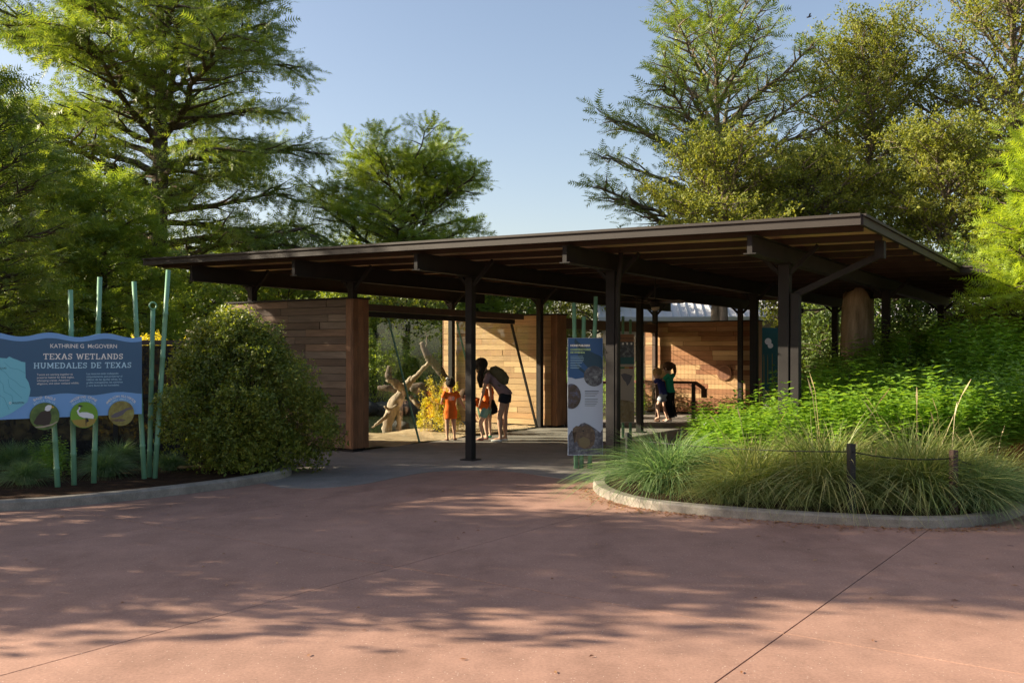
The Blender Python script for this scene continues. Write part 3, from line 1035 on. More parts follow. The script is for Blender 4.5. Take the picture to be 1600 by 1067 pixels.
def tree(name, loc, H, prof, label, group=None, seed=0, r0=.3, h0=.2, nl=46, el=(5, 45), droop=.25, style='cy',
         leaf="cy_leaf", bark="bark", total=9000, size=.5, subs=9, lean=(0, 0), az_bias=None, flare=1.5, top=1.0, subl=.42, cat="tree", hang=0.0, temps=None):
    """prof: crown radius (m) against height fraction; returns the tree's empty"""
    rng = np.random.default_rng(seed)
    e = empty(name, loc, 0, label, cat, group)
    W_ = Wood()
    nz = 14
    zz = np.linspace(0, H * top, nz)
    wob = np.cumsum(rng.normal(0, .012 * H / nz * 3, (nz, 2)), axis=0); wob[0] = 0
    tr = np.stack([wob[:, 0] + lean[0] * zz / H, wob[:, 1] + lean[1] * zz / H, zz], -1)
    rad = r0 * (1 - zz / (H * top)) ** .85 + .015
    rad[0] *= flare; rad[1] *= 1 + (flare - 1) * .25
    W_.add(tr, rad, 12)
    P, D, S = [], [], []
    limbs = []
    for k in range(nl):
        hf = h0 + (0.985 - h0) * max(0.0, (k + rng.uniform(-.4, .4)) / nl) ** 0.92
        hf = min(max(hf, h0), .985)
        R = interp(prof, hf)
        az = k * 2.39996 + rng.uniform(-.5, .5)
        Lb = R * rng.uniform(.72, 1.12)
        if az_bias: Lb *= az_bias(az, hf)
        limbs.append((hf, az, Lb))
    wsum = sum(l[2] for l in limbs)
    for hf, az, Lb in limbs:
        h = hf * H
        x0 = np.array([np.interp(h, zz, tr[:, 0]), np.interp(h, zz, tr[:, 1]), h])
        e0 = radians(el[0] + (el[1] - el[0]) * (hf - h0) / (1 - h0) + rng.uniform(-8, 8))
        m = 7
        u = np.linspace(0, 1, m)
        bend = rng.uniform(-.25, .25)
        aa = az + bend * u
        hor = Lb * u
        pts = x0 + np.stack([np.cos(aa) * hor, np.sin(aa) * hor, Lb * (math.tan(e0) * u - droop * u * u)], -1)
        pts[1:] += rng.normal(0, .02 * Lb, (m - 1, 3))
        rb = max(.018, min(r0 * .42, .030 * Lb + .012) * (1 - .35 * hf))
        W_.add(pts, rb * (1 - .85 * u) + .004, 6)
        ns = max(3, int(round(subs * (0.5 + Lb / max(.1, max(p[1] for p in prof))))))
        quota = total * Lb / wsum
        per = max(2, int(round(quota / (ns + 1))))
        for j in range(ns + 1):
            if j == ns:
                uu = .7; p0 = pts[4]; dv = pts[-1] - pts[4]; sl = np.linalg.norm(dv); dv = dv / (sl + 1e-9)
            else:
                uu = .16 + .8 * (j + rng.uniform(0, 1)) / ns
                q = uu * (m - 1); i0 = min(int(q), m - 2)
                p0 = pts[i0] + (pts[i0 + 1] - pts[i0]) * (q - i0)
                tg = pts[i0 + 1] - pts[i0]; tg /= np.linalg.norm(tg) + 1e-9
                side = np.cross(tg, [0, 0, 1.0]); side /= np.linalg.norm(side) + 1e-9
                sg = 1 if (j % 2) else -1
                an = rng.uniform(.5, 1.15)
                dv = tg * cos(an) + side * sg * sin(an) + np.array([0, 0, rng.uniform(-.18, .42 if style != 'cy' else .25)])
                dv /= np.linalg.norm(dv)
                sl = Lb * subl * (1.12 - .75 * uu) * rng.uniform(.7, 1.25) + .25
            mm = 4
            us = np.linspace(0, 1, mm)
            sp_ = p0 + dv * (sl * us)[:, None] + np.array([0, 0, -1.0]) * (droop * .35 * sl * us ** 2)[:, None]
            sp_[1:] += rng.normal(0, .035 * sl, (mm - 1, 3))
            if j < ns:
                W_.add(sp_, np.linspace(rb * .42 + .004, .004, mm), 4)
            v = rng.uniform(.12, 1.02, per) ** .8
            q = np.clip(v, 0, .999) * (mm - 1); i0 = q.astype(int)
            pp = sp_[i0] + (sp_[i0 + 1] - sp_[i0]) * (q - i0)[:, None]
            if style == 'cy':
                lat = rng.normal(0, 1, (per, 3)) * np.array([1, 1, .45]) * (.10 * sl + .06)
                dd = dv * .7 + lat / (np.linalg.norm(lat, axis=1, keepdims=True) + 1e-9) * .8 + np.array([0, 0, -hang])
            else:
                lat = rng.normal(0, 1, (per, 3)) * np.array([1, 1, .8]) * (.11 * sl + .06)
                dd = dv * .35 + rng.normal(0, .6, (per, 3)) + np.array([0, 0, .25])
            P.append(pp + lat); D.append(dd); S.append(size * rng.uniform(.6, 1.2, per))
    P, D, S = np.concatenate(P), np.concatenate(D), np.concatenate(S)
    ok = P[:, 2] > .15
    P, D, S = P[ok], D[ok], S[ok]
    mesh_obj("trunk", W_.mesh("trunk"), M[bark], e, True)
    V, T = scatter(P, D, S, temps or (TEMPC if style == 'cy' else TEMPB), rng, .55 if style == 'cy' else .2)
    mesh_obj("crown", np_mesh("crown", V, T), M[leaf], e)
    return e


def at(px, d):
    return ((px - 800.0) * d / F, d, 0.0)


def top_h(py, d):
    return EYE + (HZ - py) * d / F


# --- big bald cypress on the left
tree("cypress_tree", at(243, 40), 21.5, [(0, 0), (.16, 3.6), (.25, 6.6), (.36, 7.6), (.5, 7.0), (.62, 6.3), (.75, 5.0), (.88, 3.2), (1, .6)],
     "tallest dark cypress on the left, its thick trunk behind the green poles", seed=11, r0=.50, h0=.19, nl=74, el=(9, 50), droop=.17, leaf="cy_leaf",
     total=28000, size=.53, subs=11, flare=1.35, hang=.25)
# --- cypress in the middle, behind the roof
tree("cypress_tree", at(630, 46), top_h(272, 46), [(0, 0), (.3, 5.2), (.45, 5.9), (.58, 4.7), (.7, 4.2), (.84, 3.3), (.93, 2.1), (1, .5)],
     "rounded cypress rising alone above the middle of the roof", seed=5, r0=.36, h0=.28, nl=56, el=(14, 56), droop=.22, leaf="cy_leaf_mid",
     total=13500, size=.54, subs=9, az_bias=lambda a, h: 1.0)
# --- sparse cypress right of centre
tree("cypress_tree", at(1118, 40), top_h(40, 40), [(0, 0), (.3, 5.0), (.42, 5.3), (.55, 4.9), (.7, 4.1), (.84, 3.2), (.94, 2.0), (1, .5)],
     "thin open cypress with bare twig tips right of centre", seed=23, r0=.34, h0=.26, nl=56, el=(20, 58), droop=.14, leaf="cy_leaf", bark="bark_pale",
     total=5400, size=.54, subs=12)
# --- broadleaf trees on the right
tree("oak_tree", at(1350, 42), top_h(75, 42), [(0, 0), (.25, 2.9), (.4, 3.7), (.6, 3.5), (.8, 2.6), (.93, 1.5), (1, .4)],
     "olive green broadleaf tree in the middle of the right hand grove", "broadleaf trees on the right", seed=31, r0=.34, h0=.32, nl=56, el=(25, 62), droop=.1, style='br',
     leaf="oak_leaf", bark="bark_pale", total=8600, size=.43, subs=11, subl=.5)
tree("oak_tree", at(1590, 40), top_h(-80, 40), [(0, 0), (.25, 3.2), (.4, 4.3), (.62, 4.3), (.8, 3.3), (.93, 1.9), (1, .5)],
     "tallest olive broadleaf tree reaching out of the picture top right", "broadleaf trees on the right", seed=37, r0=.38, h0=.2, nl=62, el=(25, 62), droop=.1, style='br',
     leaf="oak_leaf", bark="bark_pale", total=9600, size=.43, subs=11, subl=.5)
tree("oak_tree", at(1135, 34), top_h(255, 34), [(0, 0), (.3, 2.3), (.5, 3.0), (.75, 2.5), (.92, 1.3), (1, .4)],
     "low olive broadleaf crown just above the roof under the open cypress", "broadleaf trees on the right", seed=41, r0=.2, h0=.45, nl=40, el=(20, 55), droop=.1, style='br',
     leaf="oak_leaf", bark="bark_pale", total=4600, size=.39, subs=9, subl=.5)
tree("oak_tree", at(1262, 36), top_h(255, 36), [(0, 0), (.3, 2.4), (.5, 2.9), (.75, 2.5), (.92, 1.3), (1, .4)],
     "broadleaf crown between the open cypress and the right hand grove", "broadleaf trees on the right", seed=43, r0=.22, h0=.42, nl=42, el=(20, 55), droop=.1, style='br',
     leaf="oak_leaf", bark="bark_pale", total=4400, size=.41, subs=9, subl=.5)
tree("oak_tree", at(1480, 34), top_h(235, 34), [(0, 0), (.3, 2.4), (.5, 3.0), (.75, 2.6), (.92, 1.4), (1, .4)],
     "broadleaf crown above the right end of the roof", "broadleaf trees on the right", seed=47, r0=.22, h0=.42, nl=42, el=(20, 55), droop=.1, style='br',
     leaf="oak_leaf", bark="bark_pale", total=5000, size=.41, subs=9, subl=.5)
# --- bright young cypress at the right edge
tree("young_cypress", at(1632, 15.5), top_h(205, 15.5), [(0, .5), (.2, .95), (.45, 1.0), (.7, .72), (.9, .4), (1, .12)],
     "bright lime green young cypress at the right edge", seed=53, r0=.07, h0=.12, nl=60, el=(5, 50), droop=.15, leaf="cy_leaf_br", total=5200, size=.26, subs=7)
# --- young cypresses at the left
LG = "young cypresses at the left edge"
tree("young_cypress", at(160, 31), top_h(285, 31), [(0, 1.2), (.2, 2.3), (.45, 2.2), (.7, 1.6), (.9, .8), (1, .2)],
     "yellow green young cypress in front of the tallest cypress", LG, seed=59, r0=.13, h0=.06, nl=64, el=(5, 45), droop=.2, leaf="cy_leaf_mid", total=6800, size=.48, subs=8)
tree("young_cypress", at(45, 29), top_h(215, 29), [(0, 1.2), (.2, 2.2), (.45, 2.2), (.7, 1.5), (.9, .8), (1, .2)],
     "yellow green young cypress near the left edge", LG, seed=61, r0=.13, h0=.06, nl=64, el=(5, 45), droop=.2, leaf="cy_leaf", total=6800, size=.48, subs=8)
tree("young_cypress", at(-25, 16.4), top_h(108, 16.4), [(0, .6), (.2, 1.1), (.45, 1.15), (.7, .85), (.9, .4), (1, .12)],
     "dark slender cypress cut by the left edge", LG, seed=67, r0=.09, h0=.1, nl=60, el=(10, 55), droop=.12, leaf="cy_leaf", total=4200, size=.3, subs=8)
# --- trees left of the frame that shade the forecourt
SG = "trees outside the left edge shading the forecourt"
for k, (x, y, H, R) in enumerate(((-9.9, 8.4, 7.6, 2.3), (-13.8, 9.2, 9.4, 2.5), (-10.6, 12.7, 4.4, 1.6), (-18.2, 9.9, 11.2, 2.7), (-13.5, 16.2, 6.3, 1.9), (-22.0, 16.6, 15.5, 2.4))):
    tree("shade_tree", (x, y, 0), H, [(0, .4), (.25, R * .8), (.45, R), (.7, R * .8), (.9, R * .45), (1, .2)],
         "leafy shade tree standing beyond the left edge of the forecourt", SG, seed=71 + k, r0=.2, h0=.24, nl=40, el=(10, 50), droop=.15, style='br',
         leaf="bg_leaf", total=2300, size=.42, subs=8, temps=TEMPS)
RG = "added trees outside the right edge"  # added out of view to keep bright sky out of the glass reflections
for k, (x, y, H, R) in enumerate(((17.5, 21, 9, 3.2), (21, 28, 11, 3.6), (25, 20, 10, 3.4), (27, 34, 12, 4.0), (19, 13.5, 8, 2.8))):
    if k:
        e = empty("shade_tree", (x, y, 0), k * 1.9, "leafy tree added unseen beyond the right edge to block bright sky", "tree", RG)
        for ch in rt0.children:
            c_ = ch.copy(); link(c_, e); c_.scale = (R / 3.2, R / 3.2, H / 9)
        continue
    rt0 = tree("shade_tree", (x, y, 0), H, [(0, .6), (.25, R * .9), (.45, R), (.7, R * .8), (.9, R * .45), (1, .2)],
         "leafy tree added unseen beyond the right edge to block bright sky", RG, seed=171 + k, r0=.2, h0=.1, nl=40, el=(10, 50), droop=.15, style='br',
         leaf="bg_leaf", total=2200, size=.55, subs=7, temps=TEMPS)
# --- background belt seen under and just over the roof
BG = [(285, 36, 455, 2.2, "bg_leaf"), (372, 48, 392, 2.8, "cy_leaf_dk"), (440, 40, 445, 2.4, "bg_leaf"), (520, 50, 432, 2.8, "bg_leaf"), (610, 44, 452, 2.6, "bg_leaf"),
      (700, 52, 440, 3.0, "bg_leaf"), (770, 46, 448, 2.6, "bg_leaf"), (850, 54, 440, 3.0, "oak_leaf"), (930, 50, 446, 2.8, "oak_leaf"), (205, 44, 420, 2.8, "bg_leaf"), (90, 46, 390, 3.2, "bg_leaf"), (-20, 42, 380, 3.2, "bg_leaf"),
      (560, 33, 482, 1.9, "bg_leaf"), (650, 32, 486, 1.9, "bush_leaf"), (1250, 33, 440, 2.0, "oak_leaf"), (1330, 30, 446, 1.9, "dark_leaf"), (1420, 32, 436, 2.0, "oak_leaf"), (1510, 29, 430, 2.0, "dark_leaf"), (1590, 31, 400, 2.4, "oak_leaf")]
words_bg = ["low leafy tree behind the round bush", "dense tree filling the gap right of the tallest trunk", "sunny tree behind the left end of the roof", "sunny tree seen over the weathered timber wall",
            "tree seen through the glass left of the bare log", "sunny tree seen between roof and header left of the front post", "tree seen under the roof right of the front post", "pale tree seen under the roof over the sunlit wall",
            "pale tree seen under the roof left of the double post", "leafy tree behind the sign's tallest poles", "leafy tree behind the left young cypresses", "leafy tree cut by the left edge behind the slender cypress",
            "low tree behind the exhibit shelter's left half", "low tree behind the exhibit shelter's right half", "tree seen under the roof left of the tall stump", "dark tree seen right behind the tall stump", "tree seen under the roof right of the tall stump",
            "dark tree under the right end of the roof", "olive tree behind the lime green young cypress"]
BGP = []
for k, ((px, d, ty, R, lf), lb) in enumerate(zip(BG, words_bg)):
    H = max(2.6, top_h(ty, d))
    pro = [t_ for t_ in BGP if t_[1] == lf]
    if len(pro) >= (3 if lf == "bg_leaf" else 1):       # a further tree of a kind: copy trunk and crown
        src, _, h_, r_ = pro[k % len(pro)]
        e = empty("background_tree", at(px, d), k * 1.9, lb, "tree", "trees behind the pavilion")
        for ch in src.children:
            c_ = ch.copy(); link(c_, e)
            c_.scale = (R / r_, R / r_, H / h_)
        continue
    e = tree("background_tree", at(px, d), H, [(0, R * .7), (.3, R), (.6, R * .95), (.85, R * .6), (1, .3)], lb, "trees behind the pavilion", seed=101 + k, r0=.14, h0=.08, nl=34,
             el=(10, 55), droop=.1, style='br', leaf=lf, bark="bark", total=3400, size=.46 if d > 35 else .36, subs=7, subl=.5, temps=TEMPS)
    BGP.append((e, lf, H, R))



# --- shrubs
def shrub(name, loc, R, H, label, leaf, seed, total=7000, size=.16, temps=None, group=None, cat="shrub", nst=26, prof=None):
    rng = np.random.default_rng(seed)
    e = empty(name, loc, 0, label, cat, group)
    W_ = Wood()
    P, D, S = [], [], []
    # lumpy dome: stems run to clump centres near the shell
    for k in range(nst):
        az = k * 2.39996 + rng.uniform(-.3, .3)
        pol = math.acos(1 - (k + .5) / nst * 1.02) if k < nst else 0
        rr = rng.uniform(.66, 1.04)
        c = np.array([sin(pol) * cos(az) * R[0] * rr, sin(pol) * sin(az) * R[1] * rr, H * (.14 + .84 * max(cos(pol), 0) ** 1.15 * rr)])
        if prof:
            hf = ((k + .5) / nst) ** .8
            pr = interp(prof, hf) * rng.uniform(.8, 1.06)
            pr *= 1 + .13 * sin(3 * az + 5 * hf) + rng.normal(0, .13)
            c = np.array([cos(az) * R[0] * pr - .42 * (hf - .35), sin(az) * R[1] * pr, H * (.08 + .9 * hf) * rng.uniform(.93, 1.07)])
        mid = np.array([c[0] * .35, c[1] * .35, c[2] * .55])
        b0 = np.array([rng.normal(0, .08), rng.normal(0, .08), 0])
        pts = np.array([b0, mid, c * np.array([.9, .9, .95])])
        W_.add(pts, [.018, .011, .004], 5)
        m = total // nst
        rad = (.22 if prof else .27) * min(R[0], H) * rng.uniform(.6, 1.4)
        g = rng.normal(0, 1, (m, 3)); g /= np.linalg.norm(g, axis=1, keepdims=True)
        g *= (rng.uniform(0, 1, m) ** .45)[:, None] * rad
        P.append(c + g * np.array([1, 1, .85])); D.append(g / rad + c / np.linalg.norm(c) * .5 + np.array([0, 0, .35]) + rng.normal(0, .3, (m, 3))); S.append(size * rng.uniform(.6, 1.25, m))
    # interior fill and a few long shoots
    m = total // 4
    g = rng.normal(0, 1, (m, 3)); g /= np.linalg.norm(g, axis=1, keepdims=True)
    g[:, 2] = np.abs(g[:, 2])
    g *= np.array([R[0], R[1], H * .9])[None] * (rng.uniform(.3, .8 if prof else .86, m))[:, None]
    P.append(g); D.append(g + rng.normal(0, .4, (m, 3))); S.append(size * rng.uniform(.7, 1.2, m))
    for k in range(34):
        az = rng.uniform(0, 2 * pi); q = rng.uniform(.3, .95)
        b0 = np.array([cos(az) * R[0] * q * .8, sin(az) * R[1] * q * .8, H * math.sqrt(max(.05, 1 - q * q)) * .9])
        dv = np.array([cos(az) * .4, sin(az) * .4, 1.0]); ln = rng.uniform(.22, .5)
        mm = 16
        u = rng.uniform(0, 1, mm)
        P.append(b0 + dv * (u * ln)[:, None] + rng.normal(0, .015, (mm, 3))); D.append(dv + rng.normal(0, .6, (mm, 3))); S.append(np.full(mm, size * .7))
        W_.add(np.array([b0 - dv * .1, b0 + dv * ln]), [.006, .002], 4)
    P, D, S = np.concatenate(P), np.concatenate(D), np.concatenate(S)
    ok = P[:, 2] > .04
    mesh_obj("stems", W_.mesh("stems"), M["bark"], e, True)
    V, T = scatter(P[ok], D[ok], S[ok], temps or TEMPS, rng, .2)
    mesh_obj("foliage", np_mesh("foliage", V, T), M[leaf], e)
    return e


shrub("round_shrub", (-3.60, 13.0, .05), (.95, .9), 1.98, "big round dense bush spilling over the left kerb", "bush_leaf", 201, total=13500, size=.125, nst=84, prof=[(0, .72), (.2, .95), (.42, 1.0), (.65, .82), (.85, .5), (1, .12)])
shrub("yellow_shrub", (-7.0, 18.6, 0), (.9, .8), 1.95, "yellow leaved shrub behind the dark fence at the trunk's foot", "yel_leaf", 203, total=3000, size=.16, nst=18)
shrub("yellow_shrub", (-1.48, 19.6, 0.02), (.36, .32), .88, "yellow green shrub behind the glass beside the girl in orange", "yel_leaf", 207, total=1500, size=.10, nst=14)
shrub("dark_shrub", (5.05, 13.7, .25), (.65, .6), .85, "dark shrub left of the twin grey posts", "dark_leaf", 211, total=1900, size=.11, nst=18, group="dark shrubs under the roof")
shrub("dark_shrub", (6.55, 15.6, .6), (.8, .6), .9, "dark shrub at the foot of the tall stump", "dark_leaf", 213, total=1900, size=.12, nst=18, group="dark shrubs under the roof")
for k, (x, y, R, H, lf, lb) in enumerate(((-3.9, 27.5, 1.5, 2.3, "bg_leaf", "left leafy shrub on the far bank seen through the glass"), (-2.1, 28.5, 1.5, 2.6, "bush_leaf", "dark leafy shrub on the far bank behind the log"), (-5.8, 26.5, 1.3, 2.0, "bg_leaf", "shrub on the far bank nearest the weathered wall"),
                                      (2.0, 30.5, 1.2, 1.9, "bg_leaf", "leafy shrub behind the wire screen"), (.4, 29.0, 1.2, 2.0, "bg_leaf", "leafy shrub behind the sunlit timber wall"), (3.0, 26.2, .7, 1.1, "herb_leaf", "low bright shrub behind the guard rail"), (1.3, 24.6, .6, 1.2, "herb_leaf", "low bright shrub behind the tall blue sign"))):
    shrub("bank_shrub", (x, y, 0), (R, R * .9), H, lb, lf, 221 + k, total=1500, size=.2 if R > 1 else .13, nst=20, group="shrubs behind the exhibit")


# --- tussock grasses
def tussock_mesh(seed, n, Lr, lean, width, stalks=0):
    rng = np.random.default_rng(seed)
    sg = 6
    az = rng.uniform(0, 2 * pi, n)
    ln = rng.uniform(Lr[0], Lr[1], n)
    le = rng.uniform(lean[0], lean[1], n)      # how far it arches
    base = np.stack([rng.normal(0, .07, n), rng.normal(0, .07, n), np.zeros(n)], -1)
    u = np.linspace(0, 1, sg + 1)
    hor = ln[:, None] * (le[:, None] * u ** 1.35)
    ver = ln[:, None] * (u * (1.0 - .35 * le[:, None]) - .72 * le[:, None] * u ** 2.6)
    dirx, diry = np.cos(az), np.sin(az)
    bend = rng.normal(0, .10, n)
    P = base[:, None] + np.stack([dirx[:, None] * hor - diry[:, None] * bend[:, None] * u ** 2 * ln[:, None], diry[:, None] * hor + dirx[:, None] * bend[:, None] * u ** 2 * ln[:, None], np.maximum(ver, -.10)], -1)
    wv = np.stack([-diry, dirx, rng.normal(0, .5, n)], -1); wv /= np.linalg.norm(wv, axis=1, keepdims=True)
    wd = width * rng.uniform(.7, 1.2, n)[:, None] * (1 - u ** 2 * .92)[None]
    A = P - wv[:, None] * wd[..., None] / 2; B = P + wv[:, None] * wd[..., None] / 2
    V = np.stack([A, B], 2).reshape(-1, 3)
    bi = (np.arange(n) * (sg + 1) * 2)[:, None] + (np.arange(sg) * 2)[None]
    T = np.concatenate([np.stack([bi, bi + 1, bi + 3], -1).reshape(-1, 3), np.stack([bi, bi + 3, bi + 2], -1).reshape(-1, 3)])
    mi = np.zeros(len(T), int)
    if stalks:
        az = rng.uniform(0, 2 * pi, stalks); ln = rng.uniform(.8, 1.1, stalks)
        le = rng.uniform(.08, .5, stalks)
        VV, TT = [], []
        b = len(V)
        for a, l, k in zip(az, ln, le):
            d = np.array([cos(a) * k, sin(a) * k, 1]); d /= np.linalg.norm(d)
            s = np.array([-sin(a), cos(a), 0])
            p1 = d * l; p2 = d * (l + .16) + np.array([cos(a), sin(a), 0]) * .03
            for q0, q1, w0, w1 in ((np.zeros(3), p1, .0022, .002), (p1, (p1 + p2) / 2, .002, .007), ((p1 + p2) / 2, p2, .007, .001)):
                VV += [q0 - s * w0, q0 + s * w0, q1 + s * w1, q1 - s * w1]
                TT += [(b, b + 1, b + 2), (b, b + 2, b + 3)]; b += 4
        V = np.concatenate([V, np.array(VV)]); T = np.concatenate([T, np.array(TT)]); mi = np.concatenate([mi, np.ones(len(TT), int)])
    return np_mesh("tussock", V, T, mi)


gm = [tussock_mesh(300 + k, 1500, (.7, 1.15), (.25, .95), .0085, 4) for k in range(3)]
gm_cool = tussock_mesh(310, 1700, (.65, 1.05), (.3, 1.0), .0085, 0)
for m_ in gm: m_.materials.append(M["grass"]); m_.materials.append(M["seed"])
gm_cool.materials.append(M["grass_cool"]); gm_cool.materials.append(M["seed"])
TG = "tufted grasses along the right kerb"
tus = [(1.80, 11.0, 1.14, gm_cool, "blue green grass tuft nearest the tall sign, first on the kerb's left"), (2.66, 10.4, 1.0, gm[0], "second grass tuft from the left on the right kerb"), (3.02, 9.98, .62, gm[1], "small grass tuft spilling over the front of the right kerb"),
       (3.40, 10.3, 1.22, gm[2], "tall grass tuft with pale seed heads behind the middle fence post"), (3.72, 9.85, .66, gm[0], "grass tuft just right of the middle fence post"), (4.26, 10.0, 1.2, gm[1], "wide grass tuft between the two nearest fence posts"),
       (4.72, 10.3, .98, gm[2], "grass tuft at the foot of the brown fence post"), (4.78, 9.72, .80, gm_cool, "dark grass tuft flopping over the kerb at the far right"), (2.30, 11.35, .70, gm_cool, "small grass tuft behind the first tuft"),
       (5.30, 10.55, .80, gm[0], "rightmost grass tuft before the rusty planter wall"), (2.25, 10.15, .5, gm[0], "smallest grass tuft low against the front kerb"),
       (2.45, 12.45, .55, gm_cool, "low grass tuft behind the left tip of the bed, nearest the rail"), (1.95, 12.35, .5, gm_cool, "low grass tuft behind the leftmost fence post"), (2.62, 11.85, .6, gm[0], "low grass tuft between the first tuft and the leafy plants"), (2.5, 13.3, .45, gm_cool, "farthest low grass tuft beside the pavilion floor")]
for k, (x, y, sc, me, lb) in enumerate(tus):
    e = empty("grass_tuft", (x, y - .04, .06), k * 1.7, lb, "ornamental grass", TG)
    o = bpy.data.objects.new("blades", me); link(o, e)
    o.scale = (sc * 1.30, sc * 1.30, sc * 1.02)
# small strappy tufts in the left bed
for k, (px, py, sc) in enumerate(((40, 765, .55), (165, 752, .6), (185, 735, .62), (70, 735, .6), (20, 740, .65), (265, 742, .45))):
    p = G(px, py)
    lb = ["strappy tuft left of the sign legs", "strappy tuft right of the sign's third leg", "strappy tuft behind the sign's right half", "strappy tuft behind the sign's left legs", "strappy tuft at the left edge under the sign", "strappy tuft right of the crossing poles"][k]
    e = empty("grass_tuft", (p.x, p.y, .06), k * 2.1, lb, "ornamental grass", "tufted grasses in the left bed")
    o = bpy.data.objects.new("blades", gm_cool); link(o, e); o.scale = (sc, sc, sc)


# --- leafy perennials
def herb_mesh(seed, nst, Hr, rad, leaf_l, flowers=0):
    rng = np.random.default_rng(seed)
    V, T, MI, b = [], [], [], 0
    for s in range(nst):
        az = rng.uniform(0, 2 * pi); r = rad * math.sqrt(rng.uniform(0, 1))
        h = rng.uniform(*Hr) * (1 - .25 * (r / rad) ** 2)
        base = np.array([r * cos(az), r * sin(az), 0]); ln = np.array([cos(az), sin(az), 0]) * rng.uniform(.05, .3) * h + rng.normal(0, .04, 3) * np.array([1, 1, 0])
        top = base + ln + np.array([0, 0, h])
        sd = np.array([cos(az + 1.57), sin(az + 1.57), 0]) * .003
        V += [base - sd, base + sd, top]; T.append((b, b + 1, b + 2)); MI.append(0); b += 3
        z = rng.uniform(.15, .25); k = 0
        while z < 1.0:
            p = base + (top - base) * z
            for sg in (0, pi):
                a = az + k * 1.57 + sg + rng.uniform(-.4, .4)
                l = leaf_l * rng.uniform(.7, 1.2) * (1.15 - .45 * z)
                o = np.array([cos(a), sin(a), rng.uniform(-.15, .55)]); o /= np.linalg.norm(o)
                w = np.array([-sin(a), cos(a), rng.uniform(-.3, .3)]) * l * .24
                up = np.array([0, 0, l * .07])
                V += [p, p + o * l * .45 + w + up, p + o * l + np.array([0, 0, -l * .12]), p + o * l * .45 - w + up]
                T += [(b, b + 1, b + 2), (b, b + 2, b + 3)]; MI += [0, 0]; b += 4
            z += rng.uniform(.05, .085) / h; k += 1
        if rng.uniform() < flowers:
            for q in range(5):
                c = top + rng.normal(0, .014, 3) + np.array([0, 0, .015]); d = .010
                V += [c + np.array([-d, 0, 0]), c + np.array([d, 0, 0]), c + np.array([0, d, d]), c + np.array([0, -d, d])]
                T += [(b, b + 1, b + 2), (b, b + 1, b + 3)]; MI += [1, 1]; b += 4
    return np_mesh("herb", np.array(V), np.array(T), np.array(MI))


hm = [herb_mesh(400 + k, 36, (.42, 1.06), .36, .125, .035 if k % 2 else .0) for k in range(5)]
for m_ in hm: m_.materials.append(M["herb_leaf"]); m_.materials.append(M["flower"])
rng = random.Random(77)
cnt = 0
HGF = "leafy perennials along the front of the raised bed"
HGB = "leafy perennials filling the mound behind"
spots = []
for i in range(0, np_ - 1, 1):          # trailing over the corten wall
    p = cort[i]
    if p.x > 9.5 or 800 + F * p.x / p.y < 1118: continue
    spots.append((p.x + rng.uniform(-.12, .12), p.y + .16 + rng.uniform(-.1, .12), 1))
tries = 0
while len(spots) < 215 and tries < 9000:
    tries += 1
    x = rng.uniform(2.75, 11.5); 
    fy = front_y(x)
    if fy is None: continue
    y = rng.uniform(fy + .2, min(17.4, fy + 5.5, back_y(x) - .15))
    if any((x - a) ** 2 + (y - b_) ** 2 < .30 ** 2 for a, b_, _ in spots): continue
    s, t = LI(x, y)
    if 6.9 < s < 7.8 and 1.0 < t < 1.7: continue
    if math.hypot(x - 6.2, y - 14.7) < .75: continue
    if 800 + F * x / y < 1122: continue
    spots.append((x, y, 0))
for x, y, fr_ in spots:
    near = y < (front_y(x) or 12) + 1.0
    e = empty("leafy_perennial", (x, y, berm_z(x, y) - .06), rng.uniform(0, 6.28),
              "bright leafy perennial in the front rows of the raised bed behind the grasses" if near else "leafy perennial on the shaded mound under and beside the roof", "perennial", HGF if near else HGB)
    o = bpy.data.objects.new("leafy_stems", hm[rng.randrange(5)]); link(o, e)
    k = rng.uniform(.82, 1.15)
    if x < 3.6: k *= .82 + .1 * (x - 2.6)
    o.scale = (k * 1.08, k * 1.08, k * (1.08 if not fr_ else .9))
for k, (px, py) in enumerate(((50, 748), (68, 758), (55, 712), (35, 722))):
    p = G(px, py)
    e = empty("leafy_perennial", (p.x, p.y + .4, .05), k, ["broad leaved plant under the sign's left end", "small broad leaved plant left of the first sign leg", "leafy plant behind the sign legs by the fence", "leafy plant at the left edge by the fence"][k], "perennial", "leafy plants in the left bed")
    o = bpy.data.objects.new("leafy_stems", hm[k]); link(o, e); o.scale = (.5, .5, .55)

# fallen leaves along the right kerb (uncountable litter)
rg = np.random.default_rng(8)
n = 900
idx = rg.integers(20, 80, n)
c = np.array([[kr[i].x, kr[i].y] for i in idx]) + rg.normal(0, 1, (n, 2)) * .07
cen = np.array([3.3, 11.0])
dv = c - cen; dv /= np.linalg.norm(dv, axis=1, keepdims=True)
c += dv * (np.abs(rg.normal(0, .10, n))[:, None] + .1)
far = rg.uniform(0, 1, n) < .16
c[far] = np.column_stack([rg.uniform(-5.5, 5.5, far.sum()), rg.uniform(4.6, 12.0, far.sum())])
pos = np.column_stack([c, np.full(n, .006)])
V, T = [], []
for k in range(n):
    a = rg.uniform(0, 6.28); l = rg.uniform(.012, .03); w = l * .35
    d = np.array([cos(a), sin(a), 0]); s = np.array([-sin(a), cos(a), 0])
    b = len(V)
    V += [pos[k] - d * l, pos[k] + s * w + np.array([0, 0, rg.uniform(.001, .008)]), pos[k] + d * l, pos[k] - s * w + np.array([0, 0, rg.uniform(.001, .006)])]
    T += [(b, b + 1, b + 2), (b, b + 2, b + 3)]
